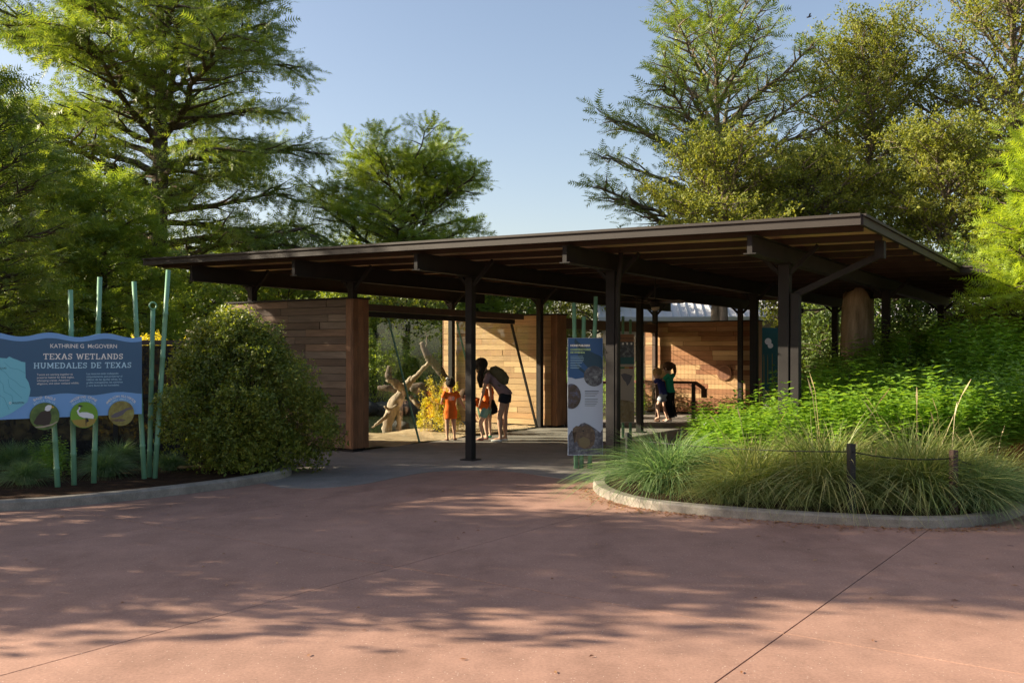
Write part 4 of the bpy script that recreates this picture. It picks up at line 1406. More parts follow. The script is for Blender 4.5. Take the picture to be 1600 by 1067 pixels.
tag(mesh_obj("leaf_litter", np_mesh("leaf_litter", np.array(V), np.array(T)), M["dry_leaf"]), "brown fallen leaves scattered along the right kerb and over the paving", "leaf litter", kind="stuff")

# ================================================================== SIGNS AND OBJECTS
def flat_mat(name, col, rough=0.45):
    return mat_plain(name, col, rough, 0, 0.03, 2.0, spec=0.35)


C_ = {"sign_dark": (0.045, 0.115, 0.205), "sign_light": (0.17, 0.36, 0.66), "map": (0.18, 0.52, 0.62), "map_line": (0.09, 0.34, 0.43), "cream": (0.80, 0.76, 0.70), "ice": (0.45, 0.68, 0.80),
      "ink": (0.02, 0.025, 0.03), "silver": (0.50, 0.55, 0.66), "deep": (0.03, 0.10, 0.25), "deep2": (0.018, 0.06, 0.10), "lime": (0.35, 0.48, 0.25), "feather_brown": (0.045, 0.032, 0.025), "feather_white": (0.75, 0.75, 0.76),
      "beak": (0.60, 0.36, 0.04), "leafgreen": (0.07, 0.17, 0.025), "grassgreen": (0.16, 0.33, 0.03), "ochre": (0.34, 0.24, 0.05), "gatorgrey": (0.13, 0.11, 0.12), "gatorbrown": (0.16, 0.09, 0.05), "sand_print": (0.42, 0.33, 0.25),
      "teal": (0.02, 0.10, 0.10), "photo_dark": (0.03, 0.03, 0.05), "redbar": (0.35, 0.06, 0.03), "gold": (0.42, 0.22, 0.05), "greenbar": (0.06, 0.16, 0.05), "gatorbelly": (0.20, 0.15, 0.08)}
for k_, v_ in C_.items(): M[k_] = flat_mat("print_" + k_, v_)


def mottled(name, cols, scale):
    m, nt, nd, lk, bs = new_mat(name)
    n = tex_noise(nd, lk, scale, 6, .7)
    r = ramp(nd, [(0.25 + 0.5 * i / (len(cols) - 1), c) for i, c in enumerate(cols)])
    lk.new(n.outputs[0], r.inputs[0]); lk.new(r.outputs[0], bs.inputs["Base Color"])
    bs.inputs["Roughness"].default_value = .45
    return m


M["ph_swamp"] = mottled("photo_swamp", [(0.012, 0.014, 0.02), (0.06, 0.06, 0.075), (0.30, 0.33, 0.33)], 14)
M["ph_den"] = mottled("photo_den", [(0.012, 0.010, 0.012), (0.07, 0.045, 0.035), (0.12, 0.16, 0.30)], 11)
M["ph_water"] = mottled("photo_water", [(0.02, 0.018, 0.022), (0.10, 0.10, 0.13), (0.36, 0.37, 0.42)], 16)
M["ph_green"] = mottled("photo_green", [(0.03, 0.06, 0.012), (0.08, 0.15, 0.025), (0.17, 0.22, 0.05)], 12)
M["ph_reed"] = mottled("photo_reed", [(0.10, 0.05, 0.02), (0.24, 0.20, 0.04), (0.34, 0.36, 0.10)], 16)
M["ph_land"] = mottled("photo_land", [(0.10, 0.07, 0.03), (0.28, 0.19, 0.07), (0.36, 0.30, 0.19)], 9)
M["ph_skin"] = mottled("photo_gator_skin", [(0.03, 0.025, 0.03), (0.12, 0.075, 0.05), (0.24, 0.17, 0.11)], 18)


def decal(name, pts, off, mat, parent):
    """flat printed shape on a sign face; pts are (x, z) on the face, off = layer"""
    bm = bmesh.new()
    vs = [bm.verts.new((x, -.0125 - .0012 * off, z)) for x, z in pts]
    f = bm.faces.new(vs)
    bmesh.ops.triangulate(bm, faces=[f])
    me = bpy.data.meshes.new(name); bm.to_mesh(me); bm.free()
    return mesh_obj(name, me, mat, parent)


def disc_pts(cx, cz, rx, rz=None, n=36, a0=0, a1=2 * pi):
    rz = rz or rx
    return [(cx + rx * cos(a0 + (a1 - a0) * k / n), cz + rz * sin(a0 + (a1 - a0) * k / n)) for k in range(n)]


def text_decal(name, s, x, z, size, off, mat, parent, align='LEFT', bold=0.0, width=None, rot=0.0):
    cu = bpy.data.curves.new("t", 'FONT')
    cu.body = s; cu.size = size; cu.align_x = align; cu.offset = bold
    ob = bpy.data.objects.new("t", cu); COL.objects.link(ob)
    bpy.context.view_layer.update()
    dg = bpy.context.evaluated_depsgraph_get()
    me = bpy.data.meshes.new_from_object(ob.evaluated_get(dg))
    bpy.data.objects.remove(ob); bpy.data.curves.remove(cu)
    n = len(me.vertices)
    co = np.empty(n * 3, np.float32); me.vertices.foreach_get("co", co); co = co.reshape(-1, 3)
    if width and n:
        w = co[:, 0].max() - co[:, 0].min()
        co[:, 0] *= width / w
    out = np.empty_like(co)
    cr, sr = cos(rot), sin(rot)
    out[:, 0] = x + co[:, 0] * cr - co[:, 1] * sr; out[:, 1] = -.0125 - .0012 * off; out[:, 2] = z + co[:, 0] * sr + co[:, 1] * cr
    me.vertices.foreach_set("co", out.ravel()); me.update()
    me.materials.clear()
    return mesh_obj(name, me, mat, parent)


def arc_text(name, s, cx, cz, r, size, off, mat, parent, spread):
    n = len(s)
    for k, ch in enumerate(s):
        if ch == ' ': continue
        a = pi / 2 + spread / 2 - spread * (k + .5) / n
        text_decal("letter", ch, cx + r * cos(a), cz + r * sin(a), size, off, mat, parent, 'CENTER', size * .012, rot=a - pi / 2)


# slab serif capitals drawn from strokes
def slab(ch):
    w = {'T': .82, 'E': .74, 'X': .86, 'A': .9, 'S': .68, 'W': 1.2, 'L': .7, 'N': .9, 'D': .82, 'H': .9, 'U': .88, 'M': 1.08, ' ': .38}[ch]
    t, s = .17, .10
    S = []
    def ln(x0, y0, x1, y1, th=t): S.append((x0, y0, x1, y1, th))
    def serif(x, y, l=.32): S.append((x - l / 2, y, x + l / 2, y, s))
    m, b, tp = .12, s / 2, 1 - s / 2
    if ch == 'T': ln(w / 2, 0, w / 2, 1); ln(0.02, tp, w - .02, tp, .13); serif(w / 2, b, .42); ln(.06, 1, .06, .72, s); ln(w - .06, 1, w - .06, .72, s)
    if ch == 'E': ln(.16, 0, .16, 1); ln(0, tp, w, tp, .13); ln(0, b, w, b, .13); ln(.16, .5, w * .78, .5, .12); ln(w - .05, 1, w - .05, .74, s); ln(w - .05, 0, w - .05, .28, s)
    if ch == 'L': ln(.16, 0, .16, 1); ln(0, b, w, b, .13); serif(.16, tp); ln(w - .05, 0, w - .05, .32, s)
    if ch == 'X': ln(.12, 0, w - .12, 1); ln(.12, 1, w - .12, 0); [serif(x, y) for x in (.13, w - .13) for y in (b, tp)]
    if ch == 'A': ln(.12, 0, w / 2, 1); ln(w - .12, 0, w / 2, 1); ln(.25, .33, w - .25, .33, .11); serif(.13, b); serif(w - .13, b)
    if ch == 'N': ln(.15, 0, .15, 1, .14); ln(w - .15, 0, w - .15, 1, .14); ln(.15, 1, w - .15, 0); serif(.14, b); serif(.14, tp); serif(w - .15, tp)
    if ch == 'H': ln(.17, 0, .17, 1); ln(w - .17, 0, w - .17, 1); ln(.17, .5, w - .17, .5, .12); [serif(x, y) for x in (.17, w - .17) for y in (b, tp)]
    if ch == 'M': ln(.16, 0, .16, 1, .14); ln(w - .16, 0, w - .16, 1); ln(.16, 1, w / 2, .2); ln(w - .16, 1, w / 2, .2); serif(.16, b); serif(w - .16, b); serif(.12, tp, .2); serif(w - .12, tp, .2)
    if ch == 'W': ln(.12, 1, .36, 0); ln(.36, 0, w / 2, .9, .13); ln(w / 2, .9, w - .36, 0); ln(w - .36, 0, w - .12, 1, .13); serif(.13, tp); serif(w - .13, tp)
    if ch == 'U':
        ln(.17, .34, .17, 1); ln(w - .17, .34, w - .17, 1); serif(.17, tp); serif(w - .17, tp)
        pts = [(w / 2 + (w / 2 - .17) * cos(a), .34 + .26 * sin(a)) for a in np.linspace(pi, 2 * pi, 8)]
        for a, b2 in zip(pts[:-1], pts[1:]): ln(*a, *b2)
    if ch == 'D':
        ln(.17, 0, .17, 1); ln(0, tp, .42, tp, .12); ln(0, b, .42, b, .12)
        pts = [(.40 + (w - .5) * cos(a), .5 + .43 * sin(a)) for a in np.linspace(-pi / 2, pi / 2, 9)]
        for a, b2 in zip(pts[:-1], pts[1:]): ln(*a, *b2)
    if ch == 'S':
        pts = [(w / 2 + .24 * cos(a), .73 + .2 * sin(a)) for a in np.linspace(radians(25), radians(270), 9)] + [(w / 2 + .25 * cos(a), .28 + .22 * sin(a)) for a in np.linspace(radians(90), radians(-155), 9)]
        for a, b2 in zip(pts[:-1], pts[1:]): ln(*a, *b2, .15)
        ln(w - .08, 1, w - .08, .68, s); ln(.07, 0, .07, .32, s)
    return w, S


def slab_text(name, s, x, z, size, off, mat, parent, total):
    wsum = sum(slab(c)[0] + .12 for c in s) - .12
    k = total / wsum
    cx = x
    bm = bmesh.new()
    j = 0
    for c in s + ' ':
        w, S = slab(c)
        if c == ' ':
            me = bpy.data.meshes.new(name); bm.to_mesh(me); bm.free(); bm = bmesh.new()
            mesh_obj(name, me, mat, parent)
        for x0, y0, x1, y1, th in S:
            a = Vector((cx + x0 * k, z + y0 * size)); b = Vector((cx + x1 * k, z + y1 * size))
            d = (b - a); nrm = Vector((-d.y, d.x)).normalized()
            hx = th * k / 2 if abs(d.x) < abs(d.y) else th * size / 2
            y = -.0125 - .0012 * off - .00002 * (j % 24); j += 1
            vs = [bm.verts.new((p.x + nrm.x * sg * hx, y, p.y + nrm.y * sg * hx)) for p, sg in ((a, 1), (b, 1), (b, -1), (a, -1))]
            bm.faces.new(vs)
        cx += (w + .12) * k
    bm.free()


def bamboo(name, a, b, r, parent, ring=False):
    a, b = Vector(a), Vector(b)
    n = 5
    pts, rad = [], []
    for k in range(n + 1):
        p = a + (b - a) * (k / n)
        rr = r * (1 - .12 * k / n)
        if 0 < k < n:
            d = (b - a).normalized() * .012
            pts += [p - d * 1.6, p - d, p + d, p + d * 1.6]; rad += [rr, rr * 1.13, rr * 1.13, rr * .97]
        else:
            pts.append(p); rad.append(rr)
    return tube(name, pts, rad, M["green_pole"], parent, 12)


# ------------------------------------------------------------------ entrance sign on the left
SE = Vector((.755, .656, 0)).normalized()          # along the board, to the right
R0 = Vector((-4.545, 11.62, 0))                      # right end of the board
sg_rot = math.atan2(SE.y, SE.x)
sign = empty("entrance_sign", (R0.x, R0.y, 0), sg_rot, "wide blue wavy topped welcome board on green poles at the left", "sign")
SN = Vector((SE.y, -SE.x, 0))                        # towards the viewer


def on_sign(px, py):
    """photo pixel -> (x, z) on the board"""
    k = (px - 800.0) / F
    # (R0 + SE*u).x = k * (R0 + SE*u).y
    u = (k * R0.y - R0.x) / (SE.x - k * SE.y)
    d = R0.y + SE.y * u
    return u, EYE - (py - HZ) * d / F


XL = -2.65                                           # left end of the board, out of frame
zb = on_sign(110, 651)[1]
uR = 0.0
def wave(x, z0, amp=.018, ph=0.0): return z0 + amp * sin(2 * pi * (x - ph) / .62)
zt = on_sign(150, 524)[1]
px0 = on_sign(78, 500)[0]                            # a crest sits here
top_pts = [(x, wave(x, zt, .026, px0 - .155)) for x in np.linspace(XL, 0, 60)]
bm = bmesh.new()
prof = [(XL, zb)] + top_pts + [(0, zb)]
fv = [bm.verts.new((x, -.012, z)) for x, z in prof]; bv = [bm.verts.new((x, .012, z)) for x, z in prof]
ff = bm.faces.new(fv); fb = bm.faces.new(bv[::-1])
for i in range(len(prof)):
    j = (i + 1) % len(prof); bm.faces.new((fv[i], bv[i], bv[j], fv[j]))
bmesh.ops.triangulate(bm, faces=[ff, fb])
board = bm_obj("board", bm, M["sign_light"], sign)
zlow = on_sign(150, 615)[1]
mid = [(x, wave(x, zt - .058, .020, px0 - .155)) for x in np.linspace(XL + .0, -.001, 60)]
low = [(x, wave(x, zlow, .016, on_sign(165, 600)[0])) for x in np.linspace(-.001, XL, 60)]
decal("dark_band", mid + low, 1, M["sign_dark"], board)
mp = [(-20, 560), (0, 559), (10, 560), (14, 557), (20, 560), (26, 562), (33, 565), (39, 566), (39.5, 590), (44, 597), (47, 608), (46, 616), (42, 628), (30, 637), (16, 646), (2, 652), (-20, 652)]
decal("map", [on_sign(*p) for p in mp], 2, M["map"], board)
rv = [[(0, 577), (8, 582), (14, 590), (24, 596), (31, 603), (40, 606)], [(6, 566), (16, 575), (28, 577), (39, 583)], [(-6, 590), (4, 600), (6, 612), (18, 618), (20, 630)], [(12, 592), (14, 604), (26, 615), (34, 622)], [(-5, 615), (6, 622), (14, 640)]]
for k, r_ in enumerate(rv):
    q = [on_sign(*p) for p in r_]
    bm = bmesh.new()
    for (x0, z0), (x1, z1) in zip(q[:-1], q[1:]):
        a, b = Vector((x0, z0)), Vector((x1, z1)); nn = Vector((-(b - a).y, (b - a).x)).normalized() * .0022
        y = -.0125 - .0012 * 3
        bm.faces.new([bm.verts.new((p.x + nn.x * s, y, p.y + nn.y * s)) for p, s in ((a, 1), (b, 1), (b, -1), (a, -1))])
    me = bpy.data.meshes.new("river"); bm.to_mesh(me); bm.free(); mesh_obj("river", me, M["map_line"], board)
x, z = on_sign(17, 631); decal("town_dot", disc_pts(x - .012, z + .012, .013, n=14), 4, M["cream"], board); decal("town_dot", disc_pts(x - .012, z + .012, .008, n=12), 5, M["map"], board)
text_decal("town_name", "HOUSTON", x + .01, z, .032, 4, M["ink"], board, width=on_sign(38, 631)[0] - on_sign(20, 631)[0])
x, z = on_sign(-6, 576.5); text_decal("town_name", "DALLAS", x, z, .028, 4, M["ink"], board, width=on_sign(9, 576)[0] - x)


def line(name, s, xa, xb, y, hpx, mat, bold=0.0, off=2):
    u0_, z0_ = on_sign(xa, y); u1_, _ = on_sign(xb, y)
    _, z1_ = on_sign(xa, y - hpx)
    return text_decal(name, s, u0_, z0_, (z1_ - z0_) / .70, off, mat, board, width=u1_ - u0_, bold=bold)


line("donor_line", "KATHRINE G  McGOVERN", 77.5, 181.5, 543.5, 6.2, M["cream"], .0006)
u_a, z_a = on_sign(67, 561.5); u_b, _ = on_sign(191.5, 561)
slab_text("title_word", "TEXAS WETLANDS", u_a, z_a, .066, 2, M["cream"], board, u_b - u_a)
u_a, z_a = on_sign(52, 575.8); u_b, _ = on_sign(204.5, 574)
slab_text("title_word", "HUMEDALES DE TEXAS", u_a, z_a, .066, 2, M["ice"], board, u_b - u_a)
for s_, xa, xb, y in (("Texans are working together to", 57, 113, 586.6), ("preserve habitat for bald eagles,", 57, 115, 591.3), ("whooping cranes, American", 57, 108, 596.0), ("alligators, and other wetland wildlife.", 57, 123, 600.8)):
    line("text_line", s_, xa, xb, y, 3.0, M["cream"])
for s_, xa, xb, y in (("Los texanos están trabajando", 134.5, 184, 585.2), ("conjuntamente para preservar el", 134.5, 190, 589.8), ("hábitat de las águilas calvas, las", 134.5, 189, 594.4), ("grullas trompeteras, los caimanes", 134.5, 191, 599.0), ("y otra fauna de los humedales.", 134.5, 186, 603.6)):
    line("text_line", s_, xa, xb, y, 2.9, M["ice"])


def medallion(px, py, rpx, bgm, names, sp):
    cx, cz = on_sign(px, py)
    r = abs(on_sign(px, py - rpx)[1] - cz)
    bm = bmesh.new()
    add_tube(bm, [(cx, -.0128, cz), (cx, -.030, cz)], [r, r], 40)
    md = bm_obj("medallion", bm, bgm, board)
    arc_text("arc_name", names[0], cx, cz, r * 1.30, .040, 2, M["cream"], board, sp[0])
    arc_text("arc_name", names[1], cx, cz, r * 1.06, .034, 2, M["ice"], board, sp[1])
    return md, cx, cz, r


def shape(md, cx, cz, r, pts, mat, off):
    """printed silhouette on a medallion; pts in units of its radius"""
    return decal("print", [(cx + a * r, cz + b * r) for a, b in pts], 15 + off, mat, md)


md, cx, cz, r = medallion(69, 650, 21.3, M["ph_green"], ("BALD EAGLE", "ÁGUILA CALVA"), (1.15, 1.4))
shape(md, cx, cz, r, [(-.78, -.45), (-.55, .0), (-.25, .35), (.1, .42), (.35, .38), (.45, .05), (.42, -.3), (.3, -.62), (.05, -.7), (-.3, -.62), (-.55, -.62)], M["feather_brown"], 1)
shape(md, cx, cz, r, [(-.02, .45), (.02, .68), (.2, .82), (.42, .80), (.52, .66), (.42, .56), (.34, .40), (.15, .36)], M["feather_white"], 2)
shape(md, cx, cz, r, [(.44, .72), (.58, .70), (.62, .58), (.55, .60), (.46, .60)], M["beak"], 3)
shape(md, cx, cz, r, [(-.7, -.74), (-.1, -.70), (.5, -.58), (.86, -.38), (.84, -.46), (.5, -.68), (-.1, -.82), (-.6, -.80)], M["sand_print"], 2)
md, cx, cz, r = medallion(130.5, 648, 20.3, M["grassgreen"], ("WHOOPING CRANE", "GRULLA TROMPETERA"), (1.5, 1.7))
shape(md, cx, cz, r, [(-.92, -.35), (.9, -.32), (.72, -.68), (.3, -.94), (-.3, -.94), (-.72, -.68)], M["ochre"], 1)
shape(md, cx, cz, r, [(-.5, .12), (-.2, .22), (.2, .20), (.6, .05), (.72, -.12), (.66, -.32), (.3, -.26), (-.05, -.22), (-.35, -.08)], M["feather_white"], 2)
shape(md, cx, cz, r, [(-.50, .14), (-.56, .35), (-.42, .5), (-.40, .66), (-.30, .66), (-.30, .48), (-.42, .34), (-.36, .16)], M["feather_white"], 3)
shape(md, cx, cz, r, [(-.46, .66), (-.40, .78), (-.26, .76), (-.08, .64), (-.28, .62)], M["ink"], 4)
shape(md, cx, cz, r, [(.08, -.22), (.10, -.85), (.14, -.85), (.14, -.22)], M["ink"], 3)
shape(md, cx, cz, r, [(.20, -.22), (.34, -.48), (.16, -.58), (.17, -.54), (.27, -.47), (.16, -.24)], M["ink"], 4)
md, cx, cz, r = medallion(188.5, 645.5, 19.4, M["ph_reed"], ("AMERICAN ALLIGATOR", "CAIMÁN AMERICANO"), (1.9, 1.9))
shape(md, cx, cz, r, [(-.85, -.18), (-.5, .05), (-.1, .18), (.3, .36), (.62, .46), (.88, .40), (.86, .30), (.5, .28), (.28, .10), (.1, -.12), (-.3, -.28), (-.7, -.34)], M["gatorgrey"], 1)
shape(md, cx, cz, r, [(-.72, -.52), (-.4, -.42), (.1, -.46), (.36, -.58), (.0, -.66), (-.45, -.64)], M["ph_skin"], 2)


def wpt(px, py, d): return W(px, py, d)


def sign_local(v):
    return Matrix.Rotation(-sg_rot, 4, 'Z') @ (Vector(v) - Vector((R0.x, R0.y, 0)))


for (xa, ya), (xb, yb), dd in (((91, 771), (79, 560), 11.25), ((116, 769), (110, 453), 11.42), ((146, 766), (156, 433), 11.6), ((226, 757), (209.5, 440), 12.0), ((241, 757), (263, 422), 12.05), ((233, 756), (239, 482), 12.15)):
    bamboo("bamboo_pole", sign_local(wpt(xa, ya, dd + .02) + Vector((0, 0, -.03))), sign_local(wpt(xb, yb, dd)), .033, sign)
# the sawn open end on the short pole
q = sign_local(wpt(239, 478, 12.13))
bm = bmesh.new()
rr = [(cos(a) * .045, sin(a) * .045) for a in np.linspace(0, 2 * pi, 17)[:-1]]
add_tube(bm, [q + Vector((x, -.0, z)) for x, z in rr] + [q + Vector((rr[0][0], 0, rr[0][1]))], .011, 6, False)
bm_obj("pole_ring", bm, M["green_pole"], sign, True)

# ------------------------------------------------------------------ tall sign in the entrance
dS = 13.55
p = W(914.5, 735, dS)
s2 = empty("tall_info_sign", (p.x, p.y, 0), radians(2), "tall narrow blue and white sign on green poles in the entrance", "sign")
k2 = F / dS
def T2_(px, py): return (px - 914.5) / k2, EYE - (py - HZ) / k2
def T2L(l): return [T2_(*q_) for q_ in l]
xa, za = T2_(887, 711); xb, zb2 = T2_(942, 528)
b2 = box("board", (xa, -.012, za), (xb, .012, zb2), M["silver"], s2)
decal("blue_field", T2L([(887.4, 528.4), (941.6, 528.4), (941.6, 589), (925, 589.5), (912, 590), (905, 590.5), (899, 592), (893, 590), (887.4, 589)]), 1, M["deep"], b2)
decal("painted_shadow", T2L([(899, 529), (904, 535), (912, 541), (922, 549), (931, 553), (938, 556), (941.4, 562), (941.4, 580), (930, 578), (918, 574), (909, 564), (902, 555), (906, 549), (901, 542), (897, 534)]), 2, M["deep2"], b2)  # diagonal shadow across the blue field, painted on as darker blue shapes
decal("painted_shadow", T2L([(897, 564), (905, 572), (914, 580), (913, 584), (904, 577)]), 2, M["deep2"], b2)
def t2line(name, s, x0_, x1_, y, hpx, mat, bold=0):
    a_, z_ = T2_(x0_, y); b_, _ = T2_(x1_, y)
    text_decal(name, s, a_, z_, hpx / k2 / .7, 4, mat, b2, width=b_ - a_, bold=bold)
t2line("title", "HOME BUILDERS", 891, 921.5, 541.3, 2.9, M["cream"], .0025)
t2line("title", "CONSTRUCTORES", 891, 923.0, 547.4, 2.8, M["lime"], .0025)
t2line("title", "DE VIVIENDA", 891, 914.0, 552.0, 2.8, M["lime"], .0025)
decal("photo_disc", [q_ for q_ in disc_pts(*T2_(928, 587.5), 16 / k2) if q_[0] < xb - .002] , 5, M["ph_swamp"], b2)
decal("photo_disc", [(max(q_[0], xa + .002), q_[1]) for q_ in disc_pts(*T2_(892.5, 619), 15 / k2, 19.5 / k2)], 5, M["ph_den"], b2)
for i, (xe) in enumerate((911, 912, 912, 911, 909, 906, 908, 905)):
    y = 556.5 + i * 2.6
    decal("text_line", T2L([(891, y), (xe, y), (xe, y + .55), (891, y + .55)]), 4, M["ice"], b2)
for i, xe in enumerate((935.5, 935, 933, 930, 934, 933, 934, 932, 930)):
    y = 610.5 + i * 2.6 + (2 if i > 3 else 0)
    decal("text_line", T2L([(913.5, y), (xe, y), (xe, y + (.9 if i == 0 else .5)), (913.5, y + (.9 if i == 0 else .5))]), 4, M["ink"], b2)
decal("water_photo", T2L([(888, 680), (893, 672), (897, 676), (902, 668), (907, 662), (913, 660), (920, 663), (926, 668), (932, 671), (938, 676), (941.5, 670), (941.5, 710), (888, 710)]), 1, M["ph_water"], b2)
decal("gator_head", T2L([(895, 669), (900, 665), (908, 666), (916, 663), (924, 667), (929, 674), (930, 684), (928, 694), (922, 700), (912, 701), (904, 697), (901, 689), (897, 692), (896, 684), (899, 677), (901, 674), (894, 675)]), 3, M["ph_skin"], b2)
decal("gator_belly", T2L([(903, 686), (912, 682), (921, 686), (922, 695), (914, 700), (906, 697)]), 4, M["gatorbelly"], b2)
decal("gator_eye", disc_pts(*T2_(911, 673), 1.3 / k2, n=10), 5, M["ink"], b2)
for (x0_, y0_), (x1_, y1_) in (((901, 733), (897.5, 473)), ((909, 733), (913, 494)), ((922, 733), (932, 463))):
    a = Vector(((x0_ - 914.5) / k2, .06, 0)); b = Vector(((x1_ - 914.5) / k2, .06, EYE - (y1_ - HZ) / k2))
    bamboo("bamboo_pole", a, b, .034, s2)

# second narrow sign, behind the double post
dS3 = 18.6
p = W(978, 680, dS3)
s3 = empty("small_map_sign", (p.x, p.y, 0), radians(-6), "narrow tan sign with a grey map half hidden by the double post", "sign")
k3 = F / dS3
def T3(px, py): return (px - 978) / k3, EYE - (py - HZ) / k3
def T3L(l): return [T3(*q_) for q_ in l]
xa, za = T3(963, 660); xb, zb3 = T3(991, 522)
b3 = box("board", (xa, -.012, za), (xb, .012, zb3), M["sand_print"], s3)
decal("heading_band", T3L([(963.3, 522.5), (990.7, 522.5), (990.7, 534), (963.3, 534)]), 1, M["plank_red"], b3)
text_decal("heading", "AMERICAN WETLANDS", *T3(965, 530), .055, 2, M["ink"], b3, width=24 / k3)
decal("photo", T3L([(963.3, 534), (990.7, 534), (990.7, 558), (963.3, 558)]), 1, M["ph_swamp"], b3)
for i in range(4):
    decal("bird_print", disc_pts(*T3(967 + i * 6.5, 537), 1.5 / k3, 2.0 / k3, 10), 2, M["cream"], b3)
decal("teal_band", T3L([(963.3, 558), (990.7, 558), (990.7, 569), (963.3, 569)]), 1, M["teal"], b3)
decal("colour_bar", T3L([(967, 573), (976, 573), (976, 576), (967, 576)]), 2, M["greenbar"], b3)
decal("colour_bar", T3L([(976, 573), (983, 573), (983, 576), (976, 576)]), 2, M["gold"], b3)
decal("colour_bar", T3L([(983, 573), (989.5, 573), (989.5, 576), (983, 576)]), 2, M["redbar"], b3)
decal("map_print", T3L([(970, 585), (976, 583), (983, 585), (988, 587), (985, 592), (984, 598), (980, 603), (978, 597), (974, 593)]), 2, M["gatorgrey"], b3)
decal("landscape_photo", T3L([(963.3, 626), (968, 624), (975, 628), (983, 626), (990.7, 630), (990.7, 659), (963.3, 659)]), 1, M["ph_land"], b3)
for xx, yt in ((973.5, 494), (985, 499)):
    bamboo("bamboo_pole", ((xx - 978) / k3, .05, 0), ((xx - 978) / k3, .05, EYE - (yt - HZ) / k3), .03, s3)

# far teal panel with two cream discs
dS4 = 27.0
p = W(1206, 640, dS4)
s4 = empty("teal_panel_sign", (p.x, p.y, 0), 0, "dark teal panel with two cream discs right of the farthest timber wall", "sign")
k4 = F / dS4
def T4(px, py): return (px - 1206) / k4, EYE - (py - HZ) / k4
xa, za = T4(1188, 610); xb, zb4 = T4(1222, 512)
b4 = box("board", (xa, -.012, za), (xb, .012, zb4), M["teal"], s4)
for (x_, y_), r_ in (((1200, 533.5), 5.2), ((1203.5, 540), 4.2)):
    decal("cream_disc", disc_pts(*T4(x_, y_), r_ / k4), 1 if r_ > 5 else 2, M["cream"], b4)
for x_ in (1193, 1199, 1206):
    decal("reed_print", [T4(x_, 600), T4(x_ + 1, 600), T4(x_ + .8, 550 + (x_ % 5) * 3), T4(x_, 552)], 1, M["ochre"], b4)
for x_ in (1190, 1219):
    box("leg", ((x_ - 1206) / k4 - .04, .013, 0), ((x_ - 1206) / k4 + .04, .09, zb4), M["black"], s4)

# ------------------------------------------------------------------ fences
# cable fence on black posts in the right bed
fposts = [(982, 764, 676), (1330, 811, 693), (1490, 811, 703), (1577, 772, 722)]
flab = ["black fence post in the grass beside the tall sign", "black fence post standing in the middle of the grasses", "brown lit fence post right of the grasses", "black fence post against the rusty planter wall"]
tops = []
for (px, yb, yt), lb in zip(fposts, flab):
    g = G(px, yb)
    h = EYE - (yt - HZ) * g.y / F
    e = empty("fence_post", (g.x, g.y, .05), .3, lb, "fence post", "low cable fence posts in the right bed")
    box("shaft", (-.032, -.032, 0), (.032, .032, h - .05), M["black"] if px != 1490 else M["header"], e, .004)
    bm = bmesh.new(); add_tube(bm, [(0, -.04, h - .13), (0, .04, h - .13)], .012, 8); bm_obj("cable_eye", bm, M["steel"], e)
    tops.append(Vector((g.x, g.y, h - .08)))
for i, (a, b) in enumerate(zip(tops[:-1], tops[1:])):
    pts = [a + (b - a) * t - Vector((0, 0, .16 * t * (1 - t))) for t in np.linspace(0, 1, 9)]
    tag(tube("fence_cable", [p_ for p_ in pts], .006, M["black"], None, 5), ["sagging dark cable from the leftmost fence post to the middle one", "sagging dark cable from the middle fence post to the brown one", "sagging dark cable ending at the rusty planter wall"][i], "cable", "sagging cables between the fence posts")
# dark mesh fence behind the left sign
fa, fb_ = Vector((-13.0, 12.6, 0)), Vector((-4.3, 14.9, 0))
fe = empty("mesh_fence", (fa.x, fa.y, 0), math.atan2(fb_.y - fa.y, fb_.x - fa.x), "dark mesh fence behind the welcome board", "fence")
FL = (fb_ - fa).length
mm, nt, nd, lk, bs = new_mat("shade_mesh")
bs.inputs["Base Color"].default_value = (.008, .008, .009, 1); bs.inputs["Roughness"].default_value = .8
tr = nd.new("ShaderNodeBsdfTransparent"); mx = nd.new("ShaderNodeMixShader")
wv = tex_noise(nd, lk, 9, 2)
rp_ = ramp(nd, [(.35, (.80,) * 3), (.7, (.96,) * 3)]); lk.new(wv.outputs[0], rp_.inputs[0])
lk.new(rp_.outputs[0], mx.inputs[0]); lk.new(tr.outputs[0], mx.inputs[1]); lk.new(bs.outputs[0], mx.inputs[2]); lk.new(mx.outputs[0], nd["Material Output"].inputs["Surface"])
npan = 5
for k in range(npan + 1):
    x = FL * k / npan
    box("fence_post", (x - .035, -.035, 0), (x + .035, .035, 1.92), M["black"], fe)
    if k < npan:
        box("mesh_panel", (x + .036, -.004, .08), (x + FL / npan - .036, .004, 1.78), mm, fe)
        box("rail", (x + .036, -.03, 1.79), (x + FL / npan - .036, .03, 1.86), M["header"], fe)
        box("rail", (x + .036, -.02, .98), (x + FL / npan - .036, -.005, 1.03), M["black"], fe)

